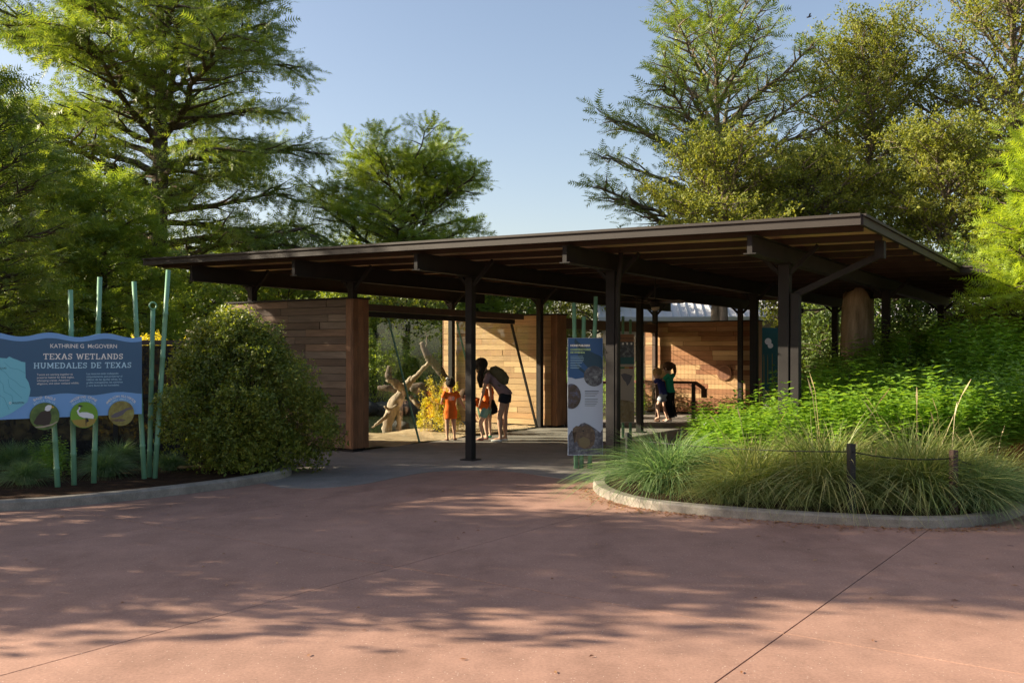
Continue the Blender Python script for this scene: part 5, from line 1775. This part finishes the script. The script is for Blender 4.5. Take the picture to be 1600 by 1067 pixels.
# ------------------------------------------------------------------ driftwood tree in the exhibit
DW = 20.3
dw = empty("driftwood_tree", (W(612, 676, DW).x, DW, 0), 0, "bare grey fallen tree trunk with broken limbs behind the glass", "driftwood")
dwo = Vector((W(612, 676, DW).x, DW, 0))
def dpt(px, py, dd=0.0): return W(px, py, DW + dd) - dwo
def limb(name, pts, rad, mat="drift", seg=9):
    rnd = random.Random(len(pts) * 7 + int(abs(pts[0][0]) * 10))
    cp = catmull([dpt(*q_) for q_ in pts], 5)
    n_ = len(cp)
    rr = [float(np.interp(i / (n_ - 1), np.linspace(0, 1, len(rad)), rad)) * rnd.uniform(.80, 1.18) for i in range(n_)]
    rr = [x_ * .86 for x_ in rr]
    cp = [c + Vector((rnd.uniform(-1, 1), rnd.uniform(-1, 1), rnd.uniform(-1, 1))) * .012 for c in cp]
    bm = bmesh.new(); add_tube(bm, cp, rr, seg); bm_obj(name, bm, M[mat], dw, True)
limb("log", [(604, 680, 0), (608, 655, 0), (618, 630, .0), (632, 607, .05), (645, 590, .1)], [.13, .15, .16, .13, .09])
limb("limb", [(638, 600, .05), (655, 583, .05), (673, 564, .05)], [.085, .06, .045])
limb("limb", [(673, 566, .05), (667, 553, .0), (658, 536, -.05)], [.10, .085, .055], "drift_dark")
limb("limb", [(670, 560, .1), (684, 575, .2), (697, 594, .3)], [.09, .10, .10], "drift_dark")
limb("limb", [(632, 612, .0), (618, 599, -.1), (606, 592, -.15)], [.10, .09, .085])
limb("limb", [(608, 594, -.15), (607, 583, -.15), (609, 572, -.15)], [.09, .075, .06], "drift_dark")
limb("limb", [(626, 612, .3), (608, 607, .3), (590, 606, .3)], [.08, .08, .06], "drift_dark")
limb("log", [(642, 606, .3), (662, 608, .35), (684, 622, .4), (692, 634, .4)], [.10, .17, .16, .10], "drift_dark")
limb("limb", [(640, 620, -.05), (650, 630, -.1), (657, 638, -.1)], [.06, .06, .045])
limb("limb", [(622, 632, -.1), (609, 640, -.2), (600, 634, -.2)], [.05, .04, .02])
limb("limb", [(606, 648, -.1), (594, 658, -.3), (582, 668, -.35)], [.055, .04, .02])
limb("limb", [(621, 640, .05), (623, 656, .05), (621, 678, .05)], [.06, .06, .055])
limb("twig", [(664, 548, .05), (667, 530, .05), (664, 518, .05)], [.02, .015, .006], "drift_dark", 5)
limb("twig", [(667, 530, .05), (671, 523, .05), (671, 517, .05)], [.012, .008, .004], "drift_dark", 5)
limb("twig", [(626, 600, -.1), (629, 590, -.1), (631, 582, -.1)], [.015, .01, .004], "drift_dark", 5)

# low shelter at the back of the exhibit
e = empty("exhibit_shelter", (-6.2, 31.5, 0), radians(-2), "low dark roofed shelter across the back of the exhibit", "shelter")
box("roof_edge", (-.5, -.1, 2.05), (6.6, .0, 2.35), M["steel"], e)
box("roof_slab", (-.5, .005, 2.25), (6.6, 1.8, 2.33), M["fascia"], e)
for x in (.2, 2.2, 4.2, 6.2):
    box("post", (x - .12, .2, 0), (x + .12, .44, 2.245), M["tan_wall"], e)

# stone bank of the pond
rnd = random.Random(3)
def rock(loc, r, label, group, seed, sq=.6, mat="rock", name="boulder"):
    rg2 = random.Random(seed)
    bm = bmesh.new(); bmesh.ops.create_icosphere(bm, subdivisions=3, radius=1)
    ph = [rg2.uniform(0, 6) for _ in range(6)]
    for v in bm.verts:
        c = v.co
        k = 1 + .16 * sin(2.3 * c.x + ph[0]) * sin(2.1 * c.y + ph[1]) + .10 * sin(4.7 * c.z + ph[2] + 2 * c.x) + .05 * sin(9 * c.x + ph[3]) * sin(8 * c.y + ph[4])
        v.co = Vector((c.x * r * k, c.y * r * .8 * k, max(c.z, -.4) * r * sq * k))
    o = bm_obj(name, bm, M[mat], None, True)
    o.location = loc; o.rotation_euler = (0, 0, rg2.uniform(0, 6))
    return tag(o, label, "boulder", group)
for k in range(9):
    rock((-6.6 + k * .78, 26.4 + rnd.uniform(-.2, .2), .05), rnd.uniform(.42, .6), "grey boulder in the row along the far pond bank", "boulders along the far pond bank", 30 + k)
rock((6.2, 14.7, .55), .8, "dark grey boulder under the roof right of the twin posts", None, 51, .55)
rock((-2.55, 20.9, .0), .30, "small rock on the sand beside the bare log", None, 52)

# tall stump, fallen limbs under the right end of the roof
sd = 18.0
p = W(1342, 560, sd)
st = empty("tree_stump", (p.x, p.y, 0), 0, "tall pale broken tree stump under the right end of the roof", "stump")
bm = bmesh.new()
zt_ = EYE + (HZ - 462) * sd / F
pts = [(0, 0, .0), (0, 0, .5), (-.01, 0, 1.2), (-.03, 0, 1.9), (-.03, 0, zt_ - .25), (-.02, 0, zt_)]
add_tube(bm, pts, [.50, .40, .34, .30, .29, .27], 18)
bmesh.ops.subdivide_edges(bm, edges=[e_ for e_ in bm.edges if abs(e_.verts[0].co.z - e_.verts[1].co.z) > .05], cuts=3)
rg3 = random.Random(5)
for v in bm.verts:
    a = math.atan2(v.co.y, v.co.x)
    k = 1 + .07 * sin(5 * a + v.co.z) + .04 * sin(11 * a - v.co.z * 2)
    v.co.x *= k; v.co.y *= k
    if v.co.z > zt_ - .05: v.co.z += .10 * sin(3 * a + 1) + rg3.uniform(-.05, .06)
bm_obj("trunk", bm, M["stump"], st, True)
def world_limb(label, pts, rad, mat, name="fallen_limb", group=None):
    cp = catmull([W(*q_) for q_ in pts], 6)
    rr = [float(np.interp(i / (len(cp) - 1), np.linspace(0, 1, len(rad)), rad)) for i in range(len(cp))]
    bm = bmesh.new(); add_tube(bm, cp, rr, 9)
    return tag(bm_obj(name, bm, M[mat], None, True), label, "limb", group)
world_limb("long dark leaning limb under the right end of the roof", [(1418, 560, 19), (1450, 530, 19.2), (1490, 505, 19.4), (1540, 484, 19.6), (1600, 478, 19.8)], [.2, .17, .14, .1, .07], "bark", group="fallen limbs under the roof")
world_limb("lighter limb crossing below the long leaning limb", [(1455, 548, 18.6), (1500, 515, 18.8), (1550, 498, 19)], [.13, .11, .07], "bark_pale", group="fallen limbs under the roof")

# white metal roofed building far behind
e = empty("metal_roofed_building", (4.6, 47, 0), radians(-3), "long white metal roofed building far behind the pavilion", "building")
box("wall", (0, .6, 0), (23, 5, 3.3), M["tan_wall"], e)
box("gutter", (-.3, -.12, 3.28), (23.3, .1, 3.48), M["white_roof"], e)
bm = bmesh.new()
q = [bm.verts.new(v) for v in ((-.3, 0, 3.4), (23.3, 0, 3.4), (23.3, 6, 6.2), (-.3, 6, 6.2), (-.3, 0, 3.3), (23.3, 0, 3.3), (23.3, 6, 6.1), (-.3, 6, 6.1))]
for f in ((0, 1, 2, 3), (7, 6, 5, 4), (0, 4, 5, 1), (1, 5, 6, 2), (2, 6, 7, 3), (3, 7, 4, 0)): bm.faces.new([q[i] for i in f])
rf = bm_obj("roof", bm, M["white_roof"], e)
bm = bmesh.new()
for k in range(60):
    x = -.2 + k * .395
    beam_between(bm, (x, .0, 3.43), (x, 6, 6.23), .05, .07)
o = bm_obj("standing_seams", bm, M["white_roof"], rf); o["kind"] = "stuff"
for k in range(6):
    wdw = box("window", (1.5 + k * 3.6, .56, 1.2), (2.9 + k * 3.6, .62, 2.5), M["black"], e)

# bird high on the right
p = W(1264, 27, 60)
bd = empty("bird", p, 0, "small dark bird flying in the sky at the upper right", "bird")
bm = bmesh.new(); add_tube(bm, [(-.16, 0, -.05), (-.08, 0, -.02), (.03, 0, .02), (.12, 0, .05), (.18, 0, .07)], [.01, .045, .055, .04, .01], 8); bm_obj("body", bm, M["photo_dark"], bd, True)
for sgn in (-1, 1):
    bm = bmesh.new()
    q = [bm.verts.new(v) for v in ((.06, sgn * .03, .03), (-.05, sgn * .03, .0), (-.06, sgn * .3, .12), (.05, sgn * .24, .13), (.02, sgn * .48, .08))]
    bm.faces.new((q[0], q[1], q[2], q[3])); bm.faces.new((q[3], q[2], q[4])); bm_obj("wing", bm, M["photo_dark"], bd)


# ================================================================== PEOPLE
def remesh(name, build, voxel, mat, parent, smooth_it=4):
    bm = bmesh.new(); build(bm)
    bmesh.ops.recalc_face_normals(bm, faces=bm.faces)
    me = bpy.data.meshes.new("tmp"); bm.to_mesh(me); bm.free()
    ob = bpy.data.objects.new("tmp", me); COL.objects.link(ob)
    md = ob.modifiers.new("r", 'REMESH'); md.mode = 'VOXEL'; md.voxel_size = voxel
    sm = ob.modifiers.new("s", 'SMOOTH'); sm.iterations = smooth_it; sm.factor = .5
    bpy.context.view_layer.update()
    out = bpy.data.meshes.new_from_object(ob.evaluated_get(bpy.context.evaluated_depsgraph_get()))
    bpy.data.objects.remove(ob); bpy.data.meshes.remove(me)
    out.name = name
    out.materials.clear()
    return mesh_obj(name, out, mat, parent, True)


def ball(bm, c, r, sub=2):
    rx = r if isinstance(r, (tuple, list)) else (r, r, r)
    res = bmesh.ops.create_icosphere(bm, subdivisions=sub, radius=1)
    for v in res["verts"]:
        v.co = Vector((v.co.x * rx[0] + c[0], v.co.y * rx[1] + c[1], v.co.z * rx[2] + c[2]))
    return res["verts"]


def lerp(a, b, t): return Vector(a) + (Vector(b) - Vector(a)) * t


def person(label, loc, yaw, h, J, skin, hair_mat, hair, shirt, shirt_len, bottom, bottom_kind, shoes, sleeve=.55, pose_twist=0, group=None, fat=1.0):
    """J: joints in metres for a 1.0 m tall figure (x right, y forward, z up)"""
    e = empty("person", loc, yaw, label, "person", group)
    J = {k: Vector(v) * h for k, v in J.items()}
    s = h * fat
    hd = J["head"]; nk = J["neck"]; ch = J["chest"]; pv = J["pelvis"]
    up = (hd - nk).normalized()
    face = J["face"].normalized()
    side = up.cross(face).normalized() * -1
    face = side.cross(up) * -1 if False else (face - up * face.dot(up)).normalized()
    right = face.cross(up).normalized()
    R = Matrix((right, face, up)).transposed()
    hs = .066 * h if h > 1.45 else .072 * h       # head half width

    def body(bm):
        add_tube(bm, [pv + (pv - ch).normalized() * .03 * s, pv, lerp(pv, ch, .45), ch, lerp(ch, nk, .75)], [(.06 * s, .045 * s), (.088 * s, .064 * s), (.074 * s, .054 * s), (.088 * s, .058 * s), (.045 * s, .035 * s)], 14)
        add_tube(bm, [lerp(ch, nk, .6), nk, lerp(nk, hd, .75)], [.034 * s, .029 * s, .03 * s], 10)
        # head: skull, jaw, nose, ears
        for c, r_ in (((0, -.006, .03), (1.0, 1.18, 1.16)), ((0, .03, -.035), (.74, .86, .98)),):
            vs_ = ball(bm, (0, 0, 0), 1, 2)
            for v in vs_:
                v.co = hd + R @ Vector((v.co.x * r_[0] * hs + c[0] * h, v.co.y * r_[1] * hs + c[1] * h * .5, v.co.z * r_[2] * hs + c[2] * h * .5))
        for c, r_ in (((0, 1.22, -.18), (.17, .26, .26)), ((1.0, -.05, -.1), (.12, .24, .34)), ((-1.0, -.05, -.1), (.12, .24, .34)), ((0, .98, -.75), (.34, .16, .10))):
            vs_ = ball(bm, (0, 0, 0), 1, 1)
            for v in vs_:
                v.co = hd + R @ (Vector((v.co.x * r_[0] + c[0], v.co.y * r_[1] + c[1], v.co.z * r_[2] + c[2])) * hs)
        for sd_ in ("l", "r"):
            sh, el_, wr, ha = J["sh_" + sd_], J["el_" + sd_], J["wr_" + sd_], J["ha_" + sd_]
            add_tube(bm, [lerp(ch, sh, .3), sh, lerp(sh, el_, .4), el_, lerp(el_, wr, .35), wr], [.034 * s, .031 * s, .026 * s, .021 * s, .021 * s, .014 * s], 10)
            add_tube(bm, [wr, lerp(wr, ha, .4), ha], [(.014 * s, .012 * s), (.021 * s, .010 * s), (.019 * s, .009 * s)], 8)
            hp, kn, an, to = J["hp_" + sd_], J["kn_" + sd_], J["an_" + sd_], J["to_" + sd_]
            add_tube(bm, [lerp(pv, hp, .4), hp, lerp(hp, kn, .4), kn, lerp(kn, an, .3), lerp(kn, an, .8), an], [.058 * s, .054 * s, .048 * s, .034 * s, .034 * s, .021 * s, .021 * s], 12)
            add_tube(bm, [an + (an - to).normalized() * .02 * h + Vector((0, 0, -.012 * h)), an + Vector((0, 0, -.014 * h)), lerp(an, to, .6), to], [.018 * s, .024 * s, .022 * s, .014 * s], 10)
    bo = remesh("body", body, .013, skin, e, 3)
    # fingers, joined into the body mesh
    bm = bmesh.new(); bm.from_mesh(bo.data)
    for sd_ in ("l", "r"):
        wr, ha = J["wr_" + sd_], J["ha_" + sd_]
        d = (ha - wr).normalized()
        ax = d.cross(Vector((0, 1, .2))).normalized() if abs(d.dot(Vector((0, 1, 0)))) < .9 else Vector((1, 0, 0))
        nrm = d.cross(ax).normalized()
        for k, (o_, l_) in enumerate(((-.9, .034), (-.3, .042), (.3, .040), (.9, .032))):
            b0 = ha + ax * o_ * .015 * h - d * .006 * h
            add_tube(bm, [b0, b0 + d * l_ * h * .5 + nrm * .003 * h, b0 + d * l_ * h + nrm * .012 * h], [.0058 * h, .0054 * h, .0042 * h], 6)
        b0 = lerp(wr, ha, .35) + ax * .017 * h
        add_tube(bm, [b0, b0 + (d * .6 + ax * .7) * .022 * h, b0 + (d * 1.1 + ax * .8) * .034 * h], [.0068 * h, .006 * h, .0045 * h], 6)
    bm.to_mesh(bo.data); bm.free()
    bo.data.polygons.foreach_set("use_smooth", [True] * len(bo.data.polygons))
    # eyes
    for sx in (-1, 1):
        bm = bmesh.new(); ball(bm, hd + R @ (Vector((sx * .38, 1.10, .05)) * hs), .10 * hs, 1); bm_obj("eye", bm, M["ink"], e, True)

    # shirt
    def shirt_b(bm):
        hem = lerp(pv, ch, -shirt_len)
        if "hem" in J: hem = J["hem"]
        add_tube(bm, [hem, pv + (pv - hem) * .0, lerp(pv, ch, .45), ch, lerp(ch, nk, .62), lerp(ch, nk, .80)],
                 [(.112 * s, .088 * s), (.104 * s, .080 * s), (.088 * s, .068 * s), (.098 * s, .070 * s), (.066 * s, .050 * s), (.042 * s, .038 * s)], 18)
        for sd_ in ("l", "r"):
            sh, el_ = J["sh_" + sd_], J["el_" + sd_]
            add_tube(bm, [lerp(ch, sh, .2), sh, lerp(sh, el_, sleeve)], [.046 * s, .042 * s, .040 * s], 12)
    remesh("shirt", shirt_b, .015, shirt, e, 3)

    def bottom_b(bm):
        add_tube(bm, [lerp(pv, ch, .3), lerp(pv, ch, .1), pv + (pv - ch).normalized() * .03 * s], [(.084 * s, .064 * s), (.098 * s, .076 * s), (.09 * s, .074 * s)], 16)
        for sd_ in ("l", "r"):
            hp, kn, an = J["hp_" + sd_], J["kn_" + sd_], J["an_" + sd_]
            if bottom_kind == "shorts":
                add_tube(bm, [lerp(pv, hp, .3), hp, lerp(hp, kn, .55)], [.066 * s, .066 * s, .064 * s], 12)
            elif bottom_kind == "short":
                add_tube(bm, [lerp(pv, hp, .3), hp, lerp(hp, kn, .32)], [.066 * s, .066 * s, .064 * s], 12)
            else:
                add_tube(bm, [lerp(pv, hp, .3), hp, kn, lerp(kn, an, .4), lerp(kn, an, .92)], [.066 * s, .062 * s, .042 * s, .040 * s, .028 * s], 12)
    remesh("trousers" if bottom_kind == "long" else "shorts", bottom_b, .015, bottom, e, 3)
    for sd_ in ("l", "r"):
        an, to = J["an_" + sd_], J["to_" + sd_]
        d = (to - an); d.z = 0; d.normalize()
        def shoe(bm):
            hl = an - d * .022 * h; z = .018 * h
            add_tube(bm, [Vector((hl.x, hl.y, z)), Vector((an.x, an.y, z * 1.25)), lerp(Vector((an.x, an.y, z)), Vector((to.x, to.y, z)), .6), Vector((to.x, to.y, z * .8)) + d * .012 * h], [(.020 * s, .018 * h), (.026 * s, .022 * h), (.028 * s, .017 * h), (.016 * s, .011 * h)], 12)
        remesh("shoe", shoe, .010, shoes, e, 2)

    # hair
    def hair_b(bm):
        vs_ = ball(bm, (0, 0, 0), 1, 3)
        kill = []
        for v in vs_:
            c = v.co.copy()
            v.co = hd + R @ (Vector((c.x * 1.13, c.y * 1.24 - .16, c.z * 1.16 + .34)) * hs)
        if hair == "long":
            bk = [hd + R @ (Vector(q_) * hs) for q_ in ((0, -.7, .7), (0, -1.05, -.3), (0, -.9, -1.6))]
            add_tube(bm, bk, [(.8 * hs, .5 * hs), (1.0 * hs, .45 * hs), (.8 * hs, .3 * hs)], 12)
        if hair == "hang":       # falls straight down beside the face
            for sx in (-.75, .0, .75):
                a = hd + R @ (Vector((sx, -.35, .7)) * hs); b = hd + R @ (Vector((sx * 1.15, .1, -.4)) * hs)
                c = b + Vector((0, .03 * h, -.12 * h)) ; d2 = b + Vector((0, .02 * h, -.22 * h))
                add_tube(bm, [a, b, c, d2], [.55 * hs, .6 * hs, .48 * hs, .16 * hs], 10)
        if hair == "bun":
            ball(bm, hd + R @ (Vector((0, -1.1, 1.05)) * hs), .5 * hs, 2)
        if hair == "pony":
            bk = [hd + R @ (Vector(q_) * hs) for q_ in ((0, -1.0, .9), (0, -1.75, .2), (0, -1.7, -1.2), (0, -1.5, -2.2))]
            add_tube(bm, bk, [.42 * hs, .5 * hs, .42 * hs, .12 * hs], 10)
    remesh("hair", hair_b, .014, hair_mat, e, 2)
    # keep the face clear: push hair in front of the face back
    hm_ = e.children[-1].data
    for v in hm_.vertices:
        l_ = R.transposed() @ (v.co - hd) / hs
        if l_.y > .55 and l_.z < .72 and abs(l_.x) < .95 and hair != "hang":
            l_.y = .45
            v.co = hd + R @ (l_ * hs)
    return e, J, R, hd, hs


SK = mat_plain("skin_tan", (0.50, 0.28, 0.18), .55, 0, .06, 8, spec=.35)
SK2 = mat_plain("skin_fair", (0.60, 0.38, 0.27), .55, 0, .06, 8, spec=.35)
CLO = lambda n_, c_: mat_plain("cloth_" + n_, c_, .85, 0, .12, 14, bump=.15, spec=.2)
c_or = CLO("orange", (0.78, 0.15, 0.02)); c_mauve = CLO("mauve", (0.26, 0.17, 0.175)); c_navy = CLO("navy", (0.035, 0.045, 0.20)); c_green = CLO("green", (0.03, 0.36, 0.21))
c_blk = CLO("black", (0.014, 0.014, 0.018)); c_grey = CLO("grey", (0.36, 0.40, 0.46)); c_teal = CLO("teal", (0.18, 0.36, 0.33)); c_olive = CLO("olive", (0.13, 0.11, 0.06)); c_dk = CLO("dark_blue", (0.018, 0.019, 0.028))
h_dk = mat_plain("hair_dark", (0.030, 0.020, 0.014), .75, 0, .5, 40, bump=.5, spec=.2); h_br = mat_plain("hair_brown", (0.10, 0.055, 0.030), .7, 0, .4, 40, bump=.5, spec=.2); h_bl = mat_plain("hair_blond", (0.42, 0.27, 0.12), .7, 0, .3, 40, bump=.5, spec=.2)
sh_wh = CLO("shoe_white", (0.55, 0.54, 0.52)); sh_gr = CLO("shoe_green", (0.03, 0.30, 0.17)); sh_br = CLO("shoe_brown", (0.16, 0.09, 0.06)); sh_pk = CLO("shoe_pink", (0.45, 0.22, 0.18))

STAND = dict(pelvis=(0, 0, .50), chest=(0, .0, .70), neck=(0, -.01, .82), head=(0, .01, .915), face=(0, 1, 0), sh_l=(-.105, 0, .785), sh_r=(.105, 0, .785), el_l=(-.15, -.01, .62), el_r=(.15, -.01, .62),
             wr_l=(-.16, .05, .485), wr_r=(.16, .05, .485), ha_l=(-.16, .065, .43), ha_r=(.16, .065, .43), hp_l=(-.05, 0, .485), hp_r=(.05, 0, .485), kn_l=(-.055, .01, .27), kn_r=(.055, .01, .27), an_l=(-.055, -.01, .045), an_r=(.055, -.01, .045), to_l=(-.06, .085, .015), to_r=(.06, .085, .015))


def on_floor(px, py):
    g = G(px, py); return (g.x, g.y, .006)


# girl in orange, back to the viewer
J1 = dict(STAND); J1.update(el_r=(.165, -.02, .64), wr_r=(.235, -.03, .52), ha_r=(.265, -.03, .475), el_l=(-.14, .03, .64), wr_l=(-.12, .13, .60), ha_l=(-.11, .18, .60), kn_r=(.06, .02, .27), an_r=(.075, .03, .045), to_r=(.12, .11, .015), hem=(0, 0, .36))
e1, JJ, R_, hd_, hs_ = person("girl in a long orange t shirt with a bun and hair bow, back turned", on_floor(704, 689), radians(18), 1.16, J1, SK, h_dk, "bun", c_or, .1, c_or, "short", sh_br, group="visitors at the viewing glass")
for sx, mt in ((-1, M["cream"]), (1, M["lime"])):
    bm = bmesh.new(); ball(bm, hd_ + R_ @ (Vector((sx * .5 - .3, -.9, 1.25)) * hs_), (.45 * hs_, .2 * hs_, .3 * hs_), 2); bm_obj("hair_bow", bm, mt, e1, True)
pp = JJ["chest"]
bm = bmesh.new()
for r_i, (z_, w_) in enumerate(((.02, .05), (.0, .07), (-.02, .06), (-.042, .05))):
    for k in range(4):
        x_ = -w_ + k * w_ * .5
        bm.faces.new([bm.verts.new((pp.x + xx, pp.y - .093, pp.z + zz)) for xx, zz in ((x_, z_), (x_ + w_ * .38, z_), (x_ + w_ * .38, z_ + .012), (x_, z_ + .012))])
bm_obj("shirt_print", bm, M["cream"], e1)

# woman leaning forward, facing left
JW = dict(STAND); JW.update(pelvis=(0, -.03, .535), chest=(0, .10, .70), neck=(0, .185, .785), head=(0, .245, .85), face=(0, .8, -.6), sh_l=(-.1, .155, .745), sh_r=(.1, .155, .745), el_l=(-.12, .20, .59), el_r=(.12, .17, .585), wr_l=(-.11, .24, .46), wr_r=(.11, .16, .455), ha_l=(-.11, .255, .41), ha_r=(.11, .17, .40),
            hp_l=(-.05, -.02, .515), hp_r=(.05, -.03, .515), kn_l=(-.055, .03, .285), kn_r=(.055, -.01, .285), an_l=(-.055, .02, .045), an_r=(.055, -.02, .045), to_l=(-.06, .115, .015), to_r=(.06, .075, .015))
ew, JJ, R_, hd_, hs_ = person("woman with long dark hair and olive backpack leaning down to the children", on_floor(786, 690.5), radians(82), 1.66, JW, SK, h_dk, "hang", c_mauve, .0, c_dk, "short", sh_wh, group="visitors at the viewing glass", fat=.94)
def pack(bm):
    a = lerp(JJ["pelvis"], JJ["chest"], .55); b = JJ["neck"]; ax = (b - a).normalized(); back = Vector((0, -ax.z, ax.y)); back = back if back.y < 0 else -back
    o_ = back * .135
    add_tube(bm, [a + o_ * .8 - ax * .06, a + o_ + ax * .02, lerp(a, b, .5) + o_ * 1.05, lerp(a, b, .85) + o_ * .85, b + o_ * .6], [(.08, .05), (.15, .12), (.16, .125), (.14, .10), (.07, .04)], 16)
    add_tube(bm, [a + o_ * 1.5 + ax * .0, lerp(a, b, .3) + o_ * 1.65, lerp(a, b, .55) + o_ * 1.5], [(.07, .03), (.11, .05), (.08, .03)], 12)
remesh("backpack", pack, .013, c_olive, ew, 3)
for sx in (-1, 1):
    sh = JJ["sh_l"] if sx < 0 else JJ["sh_r"]
    bm = bmesh.new(); c = lerp(sh, JJ["neck"], .4)
    add_tube(bm, [c + Vector((0, -.10, .05)), c + Vector((0, -.0, .075)), c + Vector((0, .07, .0)), c + Vector((0, .03, -.14)), lerp(JJ["pelvis"], JJ["chest"], .6) + Vector((sx * .13, -.05, 0))], [.018] * 5, 6); bm_obj("pack_strap", bm, c_olive, ew, True)

# child in orange bending forward, partly behind the post
JB = dict(STAND); JB.update(pelvis=(0, -.06, .50), chest=(0, .10, .60), neck=(0, .20, .645), head=(0, .285, .70), face=(0, .85, -.5), sh_l=(-.1, .17, .61), sh_r=(.1, .17, .61), el_l=(-.12, .2, .47), el_r=(.12, .19, .46), wr_l=(-.1, .13, .36), wr_r=(.1, .12, .355), ha_l=(-.09, .10, .31), ha_r=(.09, .09, .305),
            hp_l=(-.05, -.05, .48), hp_r=(.05, -.06, .48), kn_l=(-.055, .03, .27), kn_r=(.055, -.02, .27), an_l=(-.055, .0, .045), an_r=(.055, -.05, .045), to_l=(-.06, .09, .015), to_r=(.06, .045, .015))
person("child in orange t shirt and teal shorts bending over behind the front post", on_floor(755, 688), radians(80), 1.22, JB, SK2, h_br, "long", c_or, .12, c_teal, "shorts", sh_pk, group="visitors at the viewing glass")
J3 = dict(STAND); J3.update(head=(0, .03, .905), face=(0, 1, -.35), el_l=(-.13, .06, .63), wr_l=(-.09, .15, .58), ha_l=(-.07, .19, .57))
person("child in orange t shirt, black shorts and green shoes in front of the woman", on_floor(763, 684.5), radians(65), 1.22, J3, SK2, h_br, "long", c_or, .02, c_blk, "shorts", sh_gr, group="visitors at the viewing glass")

# boy and girl at the rail
JR = dict(STAND); JR.update(chest=(0, .05, .70), neck=(0, .085, .80), head=(0, .125, .885), face=(0, 1, -.1), sh_l=(-.1, .07, .765), sh_r=(.1, .07, .765), el_l=(-.12, .20, .70), el_r=(.12, .20, .70), wr_l=(-.08, .30, .735), wr_r=(.08, .30, .735), ha_l=(-.05, .345, .74), ha_r=(.05, .345, .74),
            kn_l=(-.055, .10, .29), an_l=(-.055, .07, .09), to_l=(-.06, .15, .05), kn_r=(.055, .0, .27), an_r=(.055, -.05, .045), to_r=(.06, .04, .015))
q_ = W(1037, 659, 22.95)
person("boy in navy t shirt and grey shorts leaning on the guard rail", (q_.x, q_.y, .006), radians(62), 1.32, JR, SK2, h_bl, "short", c_navy, .04, c_grey, "shorts", sh_br, group="children at the guard rail")
JG = dict(STAND); JG.update(chest=(0, .03, .70), neck=(0, .04, .815), head=(0, .06, .905), el_l=(-.12, .13, .66), wr_l=(-.08, .24, .68), ha_l=(-.06, .29, .69), el_r=(.13, .12, .66), wr_r=(.1, .23, .68), ha_r=(.09, .28, .69), kn_l=(-.05, .04, .27), an_l=(-.05, -.02, .045), to_l=(-.055, .075, .015), an_r=(.055, .03, .045), to_r=(.06, .12, .015))
q_ = W(1048, 657, 23.0)
person("girl in green t shirt and black leggings with a ponytail at the guard rail", (q_.x, q_.y, .006), radians(55), 1.44, JG, SK2, h_br, "pony", c_green, .08, c_blk, "long", sh_wh, group="children at the guard rail", fat=.92)
